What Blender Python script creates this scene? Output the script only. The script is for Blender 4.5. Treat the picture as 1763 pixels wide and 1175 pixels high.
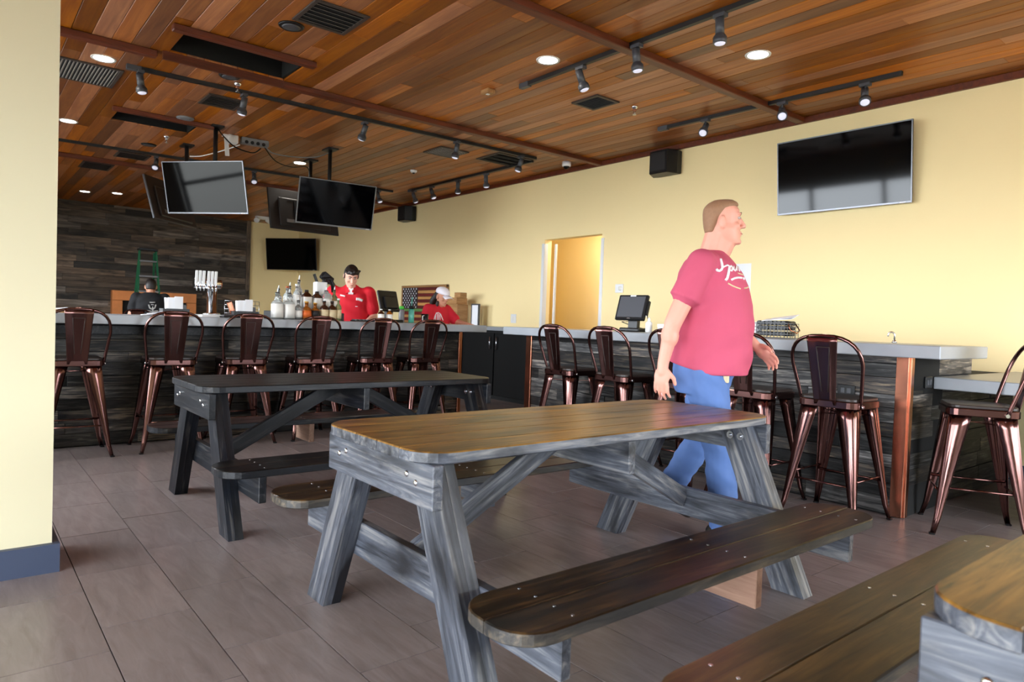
import bpy, bmesh, math, random
from mathutils import Vector, Matrix, Quaternion
from mathutils.bvhtree import BVHTree
random.seed(7)
for o in list(bpy.data.objects): bpy.data.objects.remove(o)
scene = bpy.context.scene
COL = scene.collection
V = Vector
R = math.radians

# ------------------------------------------------------------------ camera
F_PX = 1182.07
CAM_H = 1.165
cam_data = bpy.data.cameras.new('camera')
cam_data.sensor_fit = 'HORIZONTAL'; cam_data.sensor_width = 36.0
cam_data.lens = F_PX / 1763.0 * 36.0
cam_data.clip_start = 0.05
cam_data.dof.use_dof = True; cam_data.dof.focus_distance = 4.3; cam_data.dof.aperture_fstop = 4.5
cam = bpy.data.objects.new('camera', cam_data); COL.objects.link(cam)
CR = Matrix(((0.63057, -0.04437, 0.77486), (0.77534, -0.00925, -0.63148), (0.03519, 0.99897, 0.02857)))
cam.matrix_world = Matrix.Translation((0, 0, CAM_H)) @ CR.to_4x4()
scene.camera = cam

# ------------------------------------------------------------------ world, exposure
world = bpy.data.worlds.new('world'); scene.world = world; world.use_nodes = True
wn = world.node_tree.nodes; bg = wn['Background']
bg.inputs[0].default_value = (0.86, 0.93, 1.0, 1); bg.inputs[1].default_value = 16.0
vs = scene.view_settings
vs.view_transform = 'Standard'; vs.look = 'None'; vs.gamma = 1.0; vs.use_curve_mapping = False
vs.exposure = 0.55
def portal(name, loc, rot, sx, sy):
    l = bpy.data.lights.new(name, 'AREA'); l.shape = 'RECTANGLE'; l.size = sx; l.size_y = sy
    l.cycles.is_portal = True
    o = bpy.data.objects.new(name, l); COL.objects.link(o); o.location = loc; o.rotation_euler = rot
    return o
# light enters through the open shop front (y = -3), the open side (x = 3) and a window by the bar
portal('daylight_front', (-0.28, -2.98, 1.05), (R(90), 0, 0), 6.5, 2.1)
portal('daylight_side', (2.98, 4.6, 1.55), (R(90), 0, R(90)), 4.2, 1.5)
portal('daylight_bar_window', (-6.45, -1.18, 1.75), (R(90), 0, 0), 4.5, 1.9)
portal('daylight_added_window', (-11.45, -1.18, 1.65), (R(90), 0, 0), 2.7, 1.7)  # portal for the unseen extra window, added to brighten the yellow wall

# ------------------------------------------------------------------ dimensions
H = 3.383        # ceiling
D = 6.838        # back wall
XF = -17.17      # far wall

# ------------------------------------------------------------------ helpers
def link(o, parent=None):
    COL.objects.link(o)
    if parent is not None: o.parent = parent
    return o
def tag(o, label, cat, group=None):
    o['label'] = label; o['category'] = cat
    if group: o['group'] = group
    return o
def structure(o, label=None):
    o['kind'] = 'structure'
    if label: o['label'] = label
    return o
def empty(name, loc=(0, 0, 0), rz=0.0, label=None, cat=None, group=None):
    o = bpy.data.objects.new(name, None); o.empty_display_size = 0.1
    link(o); o.location = loc; o.rotation_euler = (0, 0, rz)
    if label: tag(o, label, cat, group)
    return o
def copy_tree(o, parent=None):
    c = o.copy(); COL.objects.link(c)
    c.parent = parent
    for ch in list(o.children): copy_tree(ch, c)
    return c

class MB:
    """collects vertices and faces of one mesh"""
    def __init__(s): s.v = []; s.f = []; s.sm = []
    def add(s, verts, faces, smooth=False):
        n = len(s.v); s.v += [tuple(p) for p in verts]
        s.f += [tuple(i + n for i in f) for f in faces]; s.sm += [smooth] * len(faces)
        return s
    def box(s, c, d, rot=None, ch=0.0):
        hx, hy, hz = d[0] / 2, d[1] / 2, d[2] / 2
        if ch <= 0:
            vs = [V((x, y, z)) for x in (-hx, hx) for y in (-hy, hy) for z in (-hz, hz)]
            fs = [(0, 1, 3, 2), (4, 6, 7, 5), (0, 4, 5, 1), (2, 3, 7, 6), (0, 2, 6, 4), (1, 5, 7, 3)]
        else:
            vs = []; idx = {}
            for x in (-1, 1):
                for y in (-1, 1):
                    for z in (-1, 1):
                        for a in range(3):
                            p = [x * (hx - ch), y * (hy - ch), z * (hz - ch)]
                            p[a] = (x, y, z)[a] * (hx, hy, hz)[a]
                            idx[(x, y, z, a)] = len(vs); vs.append(V(p))
            fs = []
            for a in range(3):
                b, c2 = (a + 1) % 3, (a + 2) % 3
                for sg in (-1, 1):
                    q = []
                    for (u, w) in ((-1, -1), (1, -1), (1, 1), (-1, 1)):
                        k = [0, 0, 0]; k[a] = sg; k[b] = u; k[c2] = w; q.append(idx[(*k, a)])
                    fs.append(tuple(q if sg > 0 else q[::-1]))
                # edges parallel to axis a
                for u in (-1, 1):
                    for w in (-1, 1):
                        k0 = [0, 0, 0]; k1 = [0, 0, 0]; k0[a] = -1; k1[a] = 1
                        for k in (k0, k1): k[b] = u; k[c2] = w
                        q = [idx[(*k0, b)], idx[(*k1, b)], idx[(*k1, c2)], idx[(*k0, c2)]]
                        fs.append(tuple(q if u * w < 0 else q[::-1]))
            for x in (-1, 1):
                for y in (-1, 1):
                    for z in (-1, 1):
                        q = [idx[(x, y, z, 0)], idx[(x, y, z, 1)], idx[(x, y, z, 2)]]
                        fs.append(tuple(q if x * y * z > 0 else q[::-1]))
        if rot is not None: vs = [rot @ p for p in vs]
        c = V(c); return s.add([p + c for p in vs], fs)
    def bar(s, p0, p1, w, t, up=(0, 0, 1), ch=0.0):
        """box from p0 to p1, width w along up x dir, thickness t along up"""
        p0 = V(p0); p1 = V(p1); x = (p1 - p0); L = x.length; x.normalize()
        z = V(up) - x * x.dot(V(up)); z.normalize(); y = z.cross(x)
        m = Matrix((x, y, z)).transposed()
        return s.box((p0 + p1) / 2, (L, w, t), m, ch)
    def cyl(s, p0, p1, r0, r1=None, n=12, caps=True, smooth=True):
        r1 = r0 if r1 is None else r1
        p0 = V(p0); p1 = V(p1); d = (p1 - p0).normalized()
        a = d.orthogonal().normalized(); b = d.cross(a)
        vs = []
        for p, r in ((p0, r0), (p1, r1)):
            for i in range(n):
                t = 2 * math.pi * i / n; vs.append(p + (a * math.cos(t) + b * math.sin(t)) * r)
        s.add(vs, [(i, (i + 1) % n, n + (i + 1) % n, n + i) for i in range(n)], smooth)
        if caps:
            k = len(s.v) - 2 * n
            s.f += [tuple(k + i for i in range(n))[::-1], tuple(k + n + i for i in range(n))]; s.sm += [False, False]
        return s
    def tube(s, path, r, n=8, closed=False, caps=True, flat=None):
        P = [V(p) for p in path]; m = len(P); vs = []
        rad = r if isinstance(r, (list, tuple)) else [r] * m
        prev = None
        for i, p in enumerate(P):
            if closed: t = (P[(i + 1) % m] - P[i - 1])
            else: t = P[min(i + 1, m - 1)] - P[max(i - 1, 0)]
            t.normalize()
            if prev is None:
                a = t.orthogonal().normalized()
            else:
                a = prev - t * prev.dot(t)
                a = a.normalized() if a.length > 1e-6 else t.orthogonal().normalized()
            prev = a; b = t.cross(a)
            for k in range(n):
                th = 2 * math.pi * k / n; vs.append(p + (a * math.cos(th) + b * math.sin(th)) * rad[i])
        fs = []
        for i in range(m if closed else m - 1):
            j = (i + 1) % m
            for k in range(n):
                fs.append((i * n + k, i * n + (k + 1) % n, j * n + (k + 1) % n, j * n + k))
        s.add(vs, fs, True)
        if caps and not closed:
            b0 = len(s.v) - n * m
            s.f += [tuple(b0 + k for k in range(n))[::-1], tuple(b0 + (m - 1) * n + k for k in range(n))]; s.sm += [False, False]
        return s
    def lathe(s, prof, n=16, o=(0, 0, 0), square=0.0):
        vs = []; o = V(o)
        for (r, z) in prof:
            for k in range(n):
                t = 2 * math.pi * k / n; c, q = math.cos(t), math.sin(t)
                m = 1.0
                if square: m = 1 + square * (1 / max(abs(c), abs(q)) - 1)
                vs.append(o + V((r * c * m, r * q * m, z)))
        m = len(prof)
        fs = [(i * n + k, i * n + (k + 1) % n, (i + 1) * n + (k + 1) % n, (i + 1) * n + k) for i in range(m - 1) for k in range(n)]
        s.add(vs, fs, True)
        b0 = len(s.v) - n * m
        if prof[0][0] > 1e-5: s.f.append(tuple(b0 + k for k in range(n))[::-1]); s.sm.append(False)
        if prof[-1][0] > 1e-5: s.f.append(tuple(b0 + (m - 1) * n + k for k in range(n))); s.sm.append(False)
        return s
    def ell(s, c, r, rot=None, n=12, m=8):
        vs = []; c = V(c)
        for i in range(m + 1):
            ph = math.pi * i / m
            for k in range(n):
                t = 2 * math.pi * k / n
                p = V((r[0] * math.sin(ph) * math.cos(t), r[1] * math.sin(ph) * math.sin(t), r[2] * math.cos(ph)))
                vs.append((rot @ p if rot else p) + c)
        fs = [(i * n + k, (i + 1) * n + k, (i + 1) * n + (k + 1) % n, i * n + (k + 1) % n) for i in range(m) for k in range(n)]
        return s.add(vs, fs, True)
    def cap(s, p0, p1, r0, r1, n=12):
        """rounded cone"""
        s.cyl(p0, p1, r0, r1, n, True); s.ell(p0, (r0,) * 3, None, n, 8); return s.ell(p1, (r1,) * 3, None, n, 8)
    def loft(s, rings, n=20, pw=2.0):
        """rings: (z, front x, back x, half width, y centre)"""
        vs = []
        for g in rings:
            z, xf, xb, w = g[:4]; yc = g[4] if len(g) > 4 else 0
            cx = (xf + xb) / 2; a = (xf - xb) / 2
            for k in range(n):
                t = 2 * math.pi * k / n; c, q = math.cos(t), math.sin(t)
                e = 2 / pw
                vs.append(V((cx + a * math.copysign(abs(c) ** e, c), yc + w * math.copysign(abs(q) ** e, q), z)))
        m = len(rings)
        fs = [(i * n + k, i * n + (k + 1) % n, (i + 1) * n + (k + 1) % n, (i + 1) * n + k) for i in range(m - 1) for k in range(n)]
        fs += [tuple(range(n))[::-1], tuple((m - 1) * n + k for k in range(n))]
        return s.add(vs, fs, True)
    def prism(s, outline, z0, z1, ch=0.0):
        n = len(outline)
        if ch > 0:
            c = V((sum(p[0] for p in outline) / n, sum(p[1] for p in outline) / n))
            ins = []
            for i in range(n):
                a = V(outline[i - 1]); b = V(outline[i]); d = V(outline[(i + 1) % n])
                e1 = (b - a).normalized(); e2 = (d - b).normalized()
                nn = V((-(e1.y + e2.y), e1.x + e2.x)); nn = nn.normalized() if nn.length > 1e-6 else V((-e1.y, e1.x))
                ins.append(b + nn * ch)
            lv = [(ins, z0), (outline, z0 + ch), (outline, z1 - ch), (ins, z1)]
        else: lv = [(outline, z0), (outline, z1)]
        vs = [V((p[0], p[1], z)) for o, z in lv for p in o]; m = len(lv)
        fs = [(i * n + k, i * n + (k + 1) % n, (i + 1) * n + (k + 1) % n, (i + 1) * n + k) for i in range(m - 1) for k in range(n)]
        fs += [tuple(range(n))[::-1], tuple((m - 1) * n + k for k in range(n))]
        return s.add(vs, fs)
    def sheet(s, grid, th=0.0):
        """grid of points rows x cols, optional thickness along -normal handled by solidify"""
        r = len(grid); c = len(grid[0])
        return s.add([p for row in grid for p in row], [(i * c + j, i * c + j + 1, (i + 1) * c + j + 1, (i + 1) * c + j) for i in range(r - 1) for j in range(c - 1)], True)
    def mesh(s, name):
        me = bpy.data.meshes.new(name); me.from_pydata(s.v, [], s.f)
        me.polygons.foreach_set('use_smooth', s.sm); me.update()
        return me
    def build(s, name, mat, parent=None, loc=(0, 0, 0), rot=(0, 0, 0), rnd=None, solid=0.0, offset=0.0):
        me = s.mesh(name)
        if mat: me.materials.append(M[mat])
        if rnd is not None: set_rnd(me, rnd)
        o = bpy.data.objects.new(name, me); link(o, parent); o.location = loc; o.rotation_euler = rot
        if solid:
            md = o.modifiers.new('solid', 'SOLIDIFY'); md.thickness = solid; md.offset = offset
        return o
def set_rnd(me, val):
    a = me.attributes.new('rnd', 'FLOAT', 'POINT')
    a.data.foreach_set('value', [val] * len(me.vertices))

_board_cache = {}
def board(name, mat, parent, p0, p1, w, t, up=(0, 0, 1), ch=0.004, variants=3):
    """a plank from p0 to p1 as an object whose local x axis runs along the grain"""
    p0 = V(p0); p1 = V(p1); x = p1 - p0; L = x.length; x.normalize()
    z = V(up) - x * x.dot(V(up)); z.normalize(); y = z.cross(x)
    key = (round(L, 3), round(w, 3), round(t, 3), mat, random.randrange(variants))
    me = _board_cache.get(key)
    if me is None:
        b = MB().box((0, 0, 0), (L, w, t), None, ch); me = b.mesh(name)
        me.materials.append(M[mat]); set_rnd(me, random.random()); _board_cache[key] = me
    o = bpy.data.objects.new(name, me); link(o, parent)
    o.matrix_local = Matrix.Translation((p0 + p1) / 2) @ Matrix((x, y, z)).transposed().to_4x4()
    return o

# ------------------------------------------------------------------ materials
M = {}
def srgb(r, g, b):
    f = lambda c: (c / 255 / 12.92) if c / 255 <= 0.04045 else ((c / 255 + 0.055) / 1.055) ** 2.4
    return (f(r), f(g), f(b), 1)
def new_mat(name):
    m = bpy.data.materials.new(name); m.use_nodes = True; M[name] = m
    return m, m.node_tree.nodes, m.node_tree.links, m.node_tree.nodes['Principled BSDF']
def plain(name, col, rough=0.5, metal=0.0, noise=0.0, nscale=20, bump=0.0, emit=None, estr=0, coat=0.0, trans=0.0, spec=None, alpha=None):
    m, n, l, p = new_mat(name)
    p.inputs['Base Color'].default_value = col; p.inputs['Roughness'].default_value = rough; p.inputs['Metallic'].default_value = metal
    p.inputs['Coat Weight'].default_value = coat; p.inputs['Transmission Weight'].default_value = trans
    if spec is not None: p.inputs['Specular IOR Level'].default_value = spec
    if emit: p.inputs['Emission Color'].default_value = emit; p.inputs['Emission Strength'].default_value = estr
    if noise or bump:
        tc = n.new('ShaderNodeTexCoord'); nz = n.new('ShaderNodeTexNoise'); nz.inputs['Scale'].default_value = nscale; nz.inputs['Detail'].default_value = 4
        l.new(tc.outputs['Object'], nz.inputs['Vector'])
        if noise:
            mx = n.new('ShaderNodeMix'); mx.data_type = 'RGBA'
            mx.inputs[6].default_value = tuple(c * (1 - noise) for c in col[:3]) + (1,)
            mx.inputs[7].default_value = tuple(min(1, c * (1 + noise)) for c in col[:3]) + (1,)
            l.new(nz.outputs['Fac'], mx.inputs[0]); l.new(mx.outputs[2], p.inputs['Base Color'])
        if bump:
            bp = n.new('ShaderNodeBump'); bp.inputs['Strength'].default_value = bump; bp.inputs['Distance'].default_value = 0.01
            l.new(nz.outputs['Fac'], bp.inputs['Height']); l.new(bp.outputs['Normal'], p.inputs['Normal'])
    return m
def wood(name, stops, patch=None, rough=0.45, grain=1.0, vary=0.3, bump=0.25, coat=0.0, huevar=0.0, axis='X', spec=None):
    """stops: ramp of grain colours; patch: (colour, amount) big stain patches; uses the rnd attribute"""
    m, n, l, p = new_mat(name)
    tc = n.new('ShaderNodeTexCoord'); at = n.new('ShaderNodeAttribute'); at.attribute_name = 'rnd'
    oi = n.new('ShaderNodeObjectInfo')
    ad = n.new('ShaderNodeMath'); ad.operation = 'ADD'; l.new(at.outputs['Fac'], ad.inputs[0]); l.new(oi.outputs['Random'], ad.inputs[1])
    sc = n.new('ShaderNodeVectorMath'); sc.operation = 'SCALE'; sc.inputs[0].default_value = (37, 91, 53); l.new(ad.outputs[0], sc.inputs[3])
    av = n.new('ShaderNodeVectorMath'); av.operation = 'ADD'; l.new(tc.outputs['Object'], av.inputs[0]); l.new(sc.outputs[0], av.inputs[1])
    mp = n.new('ShaderNodeMapping'); g = grain
    mp.inputs['Scale'].default_value = {'X': (1.2 * g, 16 * g, 16 * g), 'Y': (16 * g, 1.2 * g, 16 * g), 'Z': (16 * g, 16 * g, 1.2 * g)}[axis]
    l.new(av.outputs[0], mp.inputs['Vector'])
    nz = n.new('ShaderNodeTexNoise'); nz.inputs['Scale'].default_value = 2.2; nz.inputs['Detail'].default_value = 7; nz.inputs['Roughness'].default_value = 0.62; nz.inputs['Distortion'].default_value = 0.9
    l.new(mp.outputs[0], nz.inputs['Vector'])
    cr = n.new('ShaderNodeValToRGB'); e = cr.color_ramp.elements
    e[0].position = 0.30; e[0].color = stops[0]; e[1].position = 0.72; e[1].color = stops[-1]
    for i, s_ in enumerate(stops[1:-1]):
        x = e.new(0.30 + 0.42 * (i + 1) / (len(stops) - 1)); x.color = s_
    l.new(nz.outputs['Fac'], cr.inputs[0]); col = cr.outputs[0]
    if patch:
        mp2 = n.new('ShaderNodeMapping'); mp2.inputs['Scale'].default_value = {'X': (1.6, 5, 5), 'Y': (5, 1.6, 5), 'Z': (5, 5, 1.6)}[axis]
        l.new(av.outputs[0], mp2.inputs['Vector'])
        n2 = n.new('ShaderNodeTexNoise'); n2.inputs['Scale'].default_value = 1.5; n2.inputs['Detail'].default_value = 5; n2.inputs['Distortion'].default_value = 0.4
        l.new(mp2.outputs[0], n2.inputs['Vector'])
        r2 = n.new('ShaderNodeMapRange'); r2.inputs[1].default_value = 0.62 - patch[1] * 0.3; r2.inputs[2].default_value = 0.80 - patch[1] * 0.3
        l.new(n2.outputs['Fac'], r2.inputs[0])
        mx = n.new('ShaderNodeMix'); mx.data_type = 'RGBA'; mx.inputs[7].default_value = patch[0]
        l.new(r2.outputs[0], mx.inputs[0]); l.new(col, mx.inputs[6]); col = mx.outputs[2]
    fr = n.new('ShaderNodeMath'); fr.operation = 'FRACT'; ml = n.new('ShaderNodeMath'); ml.operation = 'MULTIPLY'; ml.inputs[1].default_value = 7.31
    l.new(ad.outputs[0], ml.inputs[0]); l.new(ml.outputs[0], fr.inputs[0])
    hs = n.new('ShaderNodeHueSaturation')
    mr = n.new('ShaderNodeMapRange'); mr.inputs[3].default_value = 1 - vary; mr.inputs[4].default_value = 1 + vary; l.new(fr.outputs[0], mr.inputs[0])
    l.new(mr.outputs[0], hs.inputs['Value'])
    if huevar:
        f2 = n.new('ShaderNodeMath'); f2.operation = 'FRACT'; m2 = n.new('ShaderNodeMath'); m2.operation = 'MULTIPLY'; m2.inputs[1].default_value = 23.7
        l.new(ad.outputs[0], m2.inputs[0]); l.new(m2.outputs[0], f2.inputs[0])
        mr2 = n.new('ShaderNodeMapRange'); mr2.inputs[3].default_value = 1 - huevar; mr2.inputs[4].default_value = 1 + huevar * 0.4; l.new(f2.outputs[0], mr2.inputs[0]); l.new(mr2.outputs[0], hs.inputs['Saturation'])
    l.new(col, hs.inputs['Color']); l.new(hs.outputs[0], p.inputs['Base Color'])
    p.inputs['Roughness'].default_value = rough; p.inputs['Coat Weight'].default_value = coat; p.inputs['Coat Roughness'].default_value = 0.15
    if spec is not None: p.inputs['Specular IOR Level'].default_value = spec
    bp = n.new('ShaderNodeBump'); bp.inputs['Strength'].default_value = bump; bp.inputs['Distance'].default_value = 0.004
    l.new(nz.outputs['Fac'], bp.inputs['Height']); l.new(bp.outputs['Normal'], p.inputs['Normal'])
    return m

plain('wall_yellow', srgb(252, 230, 174), 0.7, noise=0.015, nscale=3, bump=0.03)
plain('wall_cream', srgb(200, 193, 162), 0.75, noise=0.015, nscale=3)
plain('hall_yellow', srgb(250, 228, 172), 0.7)
plain('baseboard_blue', srgb(52, 62, 84), 0.5)
plain('black_void', (0.004, 0.004, 0.004, 1), 0.9)
plain('grout', srgb(48, 44, 44), 0.9)
plain('concrete_ground', srgb(150, 148, 142), 0.9, noise=0.1, nscale=2)
plain('concrete', srgb(152, 156, 162), 0.3, noise=0.08, nscale=6, bump=0.02)
plain('black_metal', (0.008, 0.008, 0.009, 1), 0.45)
plain('black_plastic', (0.007, 0.007, 0.008, 1), 0.35, spec=0.3)
plain('grey_plastic', srgb(70, 72, 78), 0.4)
plain('mid_grey', srgb(120, 122, 126), 0.45)
plain('silver', srgb(190, 192, 198), 0.25, 1.0)
plain('tv_rim', srgb(120, 122, 128), 0.35, 1.0)
plain('chrome', srgb(225, 228, 232), 0.08, 1.0)
plain('tv_screen', (0.001, 0.001, 0.0015, 1), 0.06, spec=0.22)
plain('white_paint', srgb(236, 234, 228), 0.5)
plain('white_plastic', srgb(228, 230, 232), 0.35)
plain('paper', srgb(238, 240, 246), 0.8)
plain('lamp_on', (1, 1, 1, 1), 0.5, emit=(1, 0.97, 0.9, 1), estr=9)
plain('lamp_lens', srgb(205, 205, 225), 0.2, emit=(0.85, 0.85, 1, 1), estr=0.35)
plain('copper_strip', srgb(176, 116, 92), 0.25, 1.0, noise=0.3, nscale=9)
plain('stool_metal', srgb(112, 80, 76), 0.2, 1.0, noise=0.12, nscale=6)
plain('stool_seat', srgb(44, 34, 30), 0.4, noise=0.25, nscale=14)
plain('skin', srgb(226, 160, 140), 0.5)
plain('ladder_green', srgb(16, 96, 62), 0.45)
plain('vent_metal', srgb(62, 52, 46), 0.5)
plain('vent_slat', srgb(165, 160, 155), 0.5)
wood('ceiling_cedar', [srgb(130, 66, 4), srgb(154, 84, 7), srgb(176, 104, 14)], rough=0.42, grain=0.45, vary=0.48, bump=0.06, huevar=0.2, coat=0.08, spec=0.35)
wood('ceiling_beam', [srgb(74, 30, 12), srgb(118, 52, 22)], rough=0.45, grain=0.6, vary=0.1, axis='Y')
wood('table_tan', [srgb(34, 22, 10), srgb(136, 98, 44), srgb(170, 128, 62)], (srgb(24, 16, 11), 0.38), rough=0.32, vary=0.15, bump=0.2, coat=0.15)
wood('edge_dark', [srgb(24, 22, 22), srgb(58, 54, 50), srgb(112, 98, 78)], (srgb(18, 18, 20), 0.35), rough=0.5, vary=0.2)
wood('table_mid', [srgb(20, 15, 9), srgb(70, 52, 24), srgb(104, 80, 40)], (srgb(14, 11, 8), 0.42), rough=0.34, vary=0.2, bump=0.2, coat=0.1)
wood('table_brown', [srgb(12, 9, 8), srgb(46, 33, 19), srgb(96, 70, 36)], (srgb(9, 8, 8), 0.42), rough=0.34, vary=0.25, bump=0.2, coat=0.1, spec=0.35)
wood('table_black', [srgb(6, 6, 7), srgb(15, 14, 15), srgb(50, 42, 32)], (srgb(8, 8, 9), 0.5), rough=0.36, vary=0.2, bump=0.2, coat=0.05, spec=0.3)
wood('frame_grey', [srgb(28, 30, 36), srgb(78, 82, 92), srgb(140, 138, 136)], (srgb(22, 24, 30), 0.42), rough=0.42, vary=0.25, bump=0.3)
wood('frame_black', [srgb(6, 7, 10), srgb(18, 21, 28), srgb(66, 64, 62)], (srgb(8, 9, 12), 0.45), rough=0.42, vary=0.25, bump=0.3, spec=0.3)
wood('raw_pine', [srgb(142, 106, 88), srgb(178, 142, 120)], rough=0.6, vary=0.08)
wood('reclaimed', [srgb(20, 20, 23), srgb(62, 59, 58), srgb(134, 122, 106)], (srgb(12, 13, 17), 0.30), rough=0.5, vary=0.92, bump=0.7, huevar=0.9, grain=1.3, spec=0.25)
wood('reclaimed_brown', [srgb(58, 48, 40), srgb(88, 74, 62), srgb(128, 112, 96)], (srgb(30, 24, 20), 0.4), rough=0.6, vary=0.85, bump=0.5, huevar=0.5, grain=0.6)
wood('crate_wood', [srgb(140, 96, 52), srgb(190, 144, 92)], rough=0.6, vary=0.15)
# floor tile: taupe porcelain with faint streaks along its length
def tile_mat():
    m, n, l, p = new_mat('floor_tile')
    tc = n.new('ShaderNodeTexCoord'); at = n.new('ShaderNodeAttribute'); at.attribute_name = 'rnd'
    sc = n.new('ShaderNodeVectorMath'); sc.operation = 'SCALE'; sc.inputs[0].default_value = (37, 91, 53); l.new(at.outputs['Fac'], sc.inputs[3])
    av = n.new('ShaderNodeVectorMath'); l.new(tc.outputs['Object'], av.inputs[0]); l.new(sc.outputs[0], av.inputs[1])
    mp = n.new('ShaderNodeMapping'); mp.inputs['Scale'].default_value = (2.5, 14, 1); l.new(av.outputs[0], mp.inputs['Vector'])
    nz = n.new('ShaderNodeTexNoise'); nz.inputs['Scale'].default_value = 1.6; nz.inputs['Detail'].default_value = 8; nz.inputs['Roughness'].default_value = 0.65; nz.inputs['Distortion'].default_value = 0.7
    l.new(mp.outputs[0], nz.inputs['Vector'])
    cr = n.new('ShaderNodeValToRGB'); e = cr.color_ramp.elements
    e[0].position = 0.22; e[0].color = srgb(104, 93, 90); e[1].position = 0.8; e[1].color = srgb(146, 135, 134)
    l.new(nz.outputs['Fac'], cr.inputs[0])
    hs = n.new('ShaderNodeHueSaturation'); mr = n.new('ShaderNodeMapRange'); mr.inputs[3].default_value = 0.9; mr.inputs[4].default_value = 1.08
    l.new(at.outputs['Fac'], mr.inputs[0]); l.new(mr.outputs[0], hs.inputs['Value']); l.new(cr.outputs[0], hs.inputs['Color'])
    l.new(hs.outputs[0], p.inputs['Base Color']); p.inputs['Roughness'].default_value = 0.3
    bp = n.new('ShaderNodeBump'); bp.inputs['Strength'].default_value = 0.08; bp.inputs['Distance'].default_value = 0.003
    l.new(nz.outputs['Fac'], bp.inputs['Height']); l.new(bp.outputs['Normal'], p.inputs['Normal'])
tile_mat()

# ================================================================== STRUCTURE
def wallbox(name, boxes, mat, label=None):
    b = MB()
    for (x0, x1, y0, y1, z0, z1) in boxes:
        b.box(((x0 + x1) / 2, (y0 + y1) / 2, (z0 + z1) / 2), (x1 - x0, y1 - y0, z1 - z0))
    return structure(b.build(name, mat), label)
ZT = H + 0.55
wallbox('ground', [(-40, 40, -40, 40, -0.40, -0.22)], 'concrete_ground')
floor = wallbox('floor', [(-17.4, 3.2, -3.2, 8.7, -0.2, -0.006)], 'grout', 'taupe plank tile floor with dark grout joints')
wallbox('roof', [(-17.5, 3.3, -3.3, 8.7, ZT, ZT + 0.15)], 'black_void')
DX0, DX1, DZ = -7.70, -6.53, 2.40
wallbox('wall_back', [(-17.4, DX0, D, D + 0.14, 0, ZT), (DX1, 3.2, D, D + 0.14, 0, ZT), (DX0, DX1, D, D + 0.14, DZ, ZT)], 'wall_yellow', 'long pale yellow wall behind the bar')
wallbox('wall_far', [(-17.4, XF, -1.3, D, 0, ZT)], 'wall_yellow', 'shaded yellow end wall beside the dark planking')
wallbox('wall_left', [(-3.92, -3.565, -3.2, 0.345, 0, ZT)], 'wall_cream', 'cream wall end at the left edge')
wallbox('baseboard_left', [(-3.935, -3.535, -3.2, 0.372, 0, 0.125)], 'baseboard_blue', 'dark blue baseboard on the cream wall end')
wallbox('baseboard_back', [(-1.78, 3.0, D - 0.018, D, 0, 0.125)], 'baseboard_blue', 'dark blue baseboard under the yellow wall')
wallbox('wall_front', [(-17.4, -12.8, -1.32, -1.2, 0, ZT), (-10.1, -8.7, -1.32, -1.2, 0, ZT), (-4.2, -3.92, -1.32, -1.2, 0, ZT), (-12.8, -10.1, -1.32, -1.2, 2.5, ZT), (-12.8, -10.1, -1.32, -1.2, 0, 0.8), (-8.7, -4.2, -1.32, -1.2, 2.7, ZT), (-8.7, -4.2, -1.32, -1.2, 0, 0.8)], 'wall_cream')
wallbox('wall_entrance', [(-3.565, 3.2, -3.2, -3.0, 2.1, ZT)], 'wall_cream')
wallbox('wall_right', [(3.0, 3.2, -3.2, 8.7, 2.3, ZT), (3.0, 3.2, 6.7, 8.7, 0, 2.3), (3.0, 3.2, -3.2, 8.7, 0, 0.8), (3.0, 3.2, -3.2, 2.5, 0.8, 2.3)], 'wall_cream')
# hall behind the doorway
wallbox('wall_hall', [(-9.0, -6.0, D + 1.25, D + 1.35, 0, 2.75), (-9.1, -9.0, D + 0.14, D + 1.35, 0, 2.75), (-6.0, -5.9, D + 0.14, D + 1.35, 0, 2.75), (-9.1, -5.9, D + 0.14, D + 1.35, 2.75, 2.85)], 'hall_yellow', 'deep yellow wall of the hall seen through the doorway')
def window_frame(name, pts, axis, z0, z1):
    b = MB()
    for p in pts: b.box((p[0], p[1], (z0 + z1) / 2), (0.07, 0.07, z1 - z0))
    b.bar((pts[0][0], pts[0][1], 1.9), (pts[-1][0], pts[-1][1], 1.9), 0.06, 0.06)
    return structure(b.build(name, 'black_metal'))
window_frame('window_1', [(-3.5 + 1.3 * i, -3.1, 0) for i in range(6)], 0, 0, 2.1)
window_frame('window_2', [(3.1, 2.5 + 1.4 * i, 0) for i in range(4)], 1, 0.8, 2.3)
window_frame('window_3', [(-8.65 + 1.47 * i, -1.26, 0) for i in range(4)], 0, 0.8, 2.7)
window_frame('added_window', [(-12.75 + 1.3 * i, -1.26, 0) for i in range(3)], 0, 0.8, 2.5)  # unseen extra window, added to keep the left of the yellow wall bright

# doorway trims: bright metal corner guards
b = MB().box((DX0 - 0.02, D - 0.006, 1.17), (0.05, 0.012, 2.34)).box((DX0 + 0.004, D + 0.03, 1.17), (0.008, 0.07, 2.34))
b.box((DX1 + 0.02, D - 0.006, 1.17), (0.05, 0.012, 2.34)).box((DX1 - 0.004, D + 0.03, 1.17), (0.008, 0.07, 2.34))
door = structure(b.build('door_1', 'white_plastic'), 'doorway edged with bright metal corner guards')
MB().box((-7.62, D + 1.235, 1.1), (0.045, 0.02, 2.2)).build('hall_corner_guard', 'white_plastic', door)
MB().box((DX0 + 0.115, D + 0.13, 1.17), (0.03, 0.03, 2.34)).build('jamb_strip', 'white_plastic', door)

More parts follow.
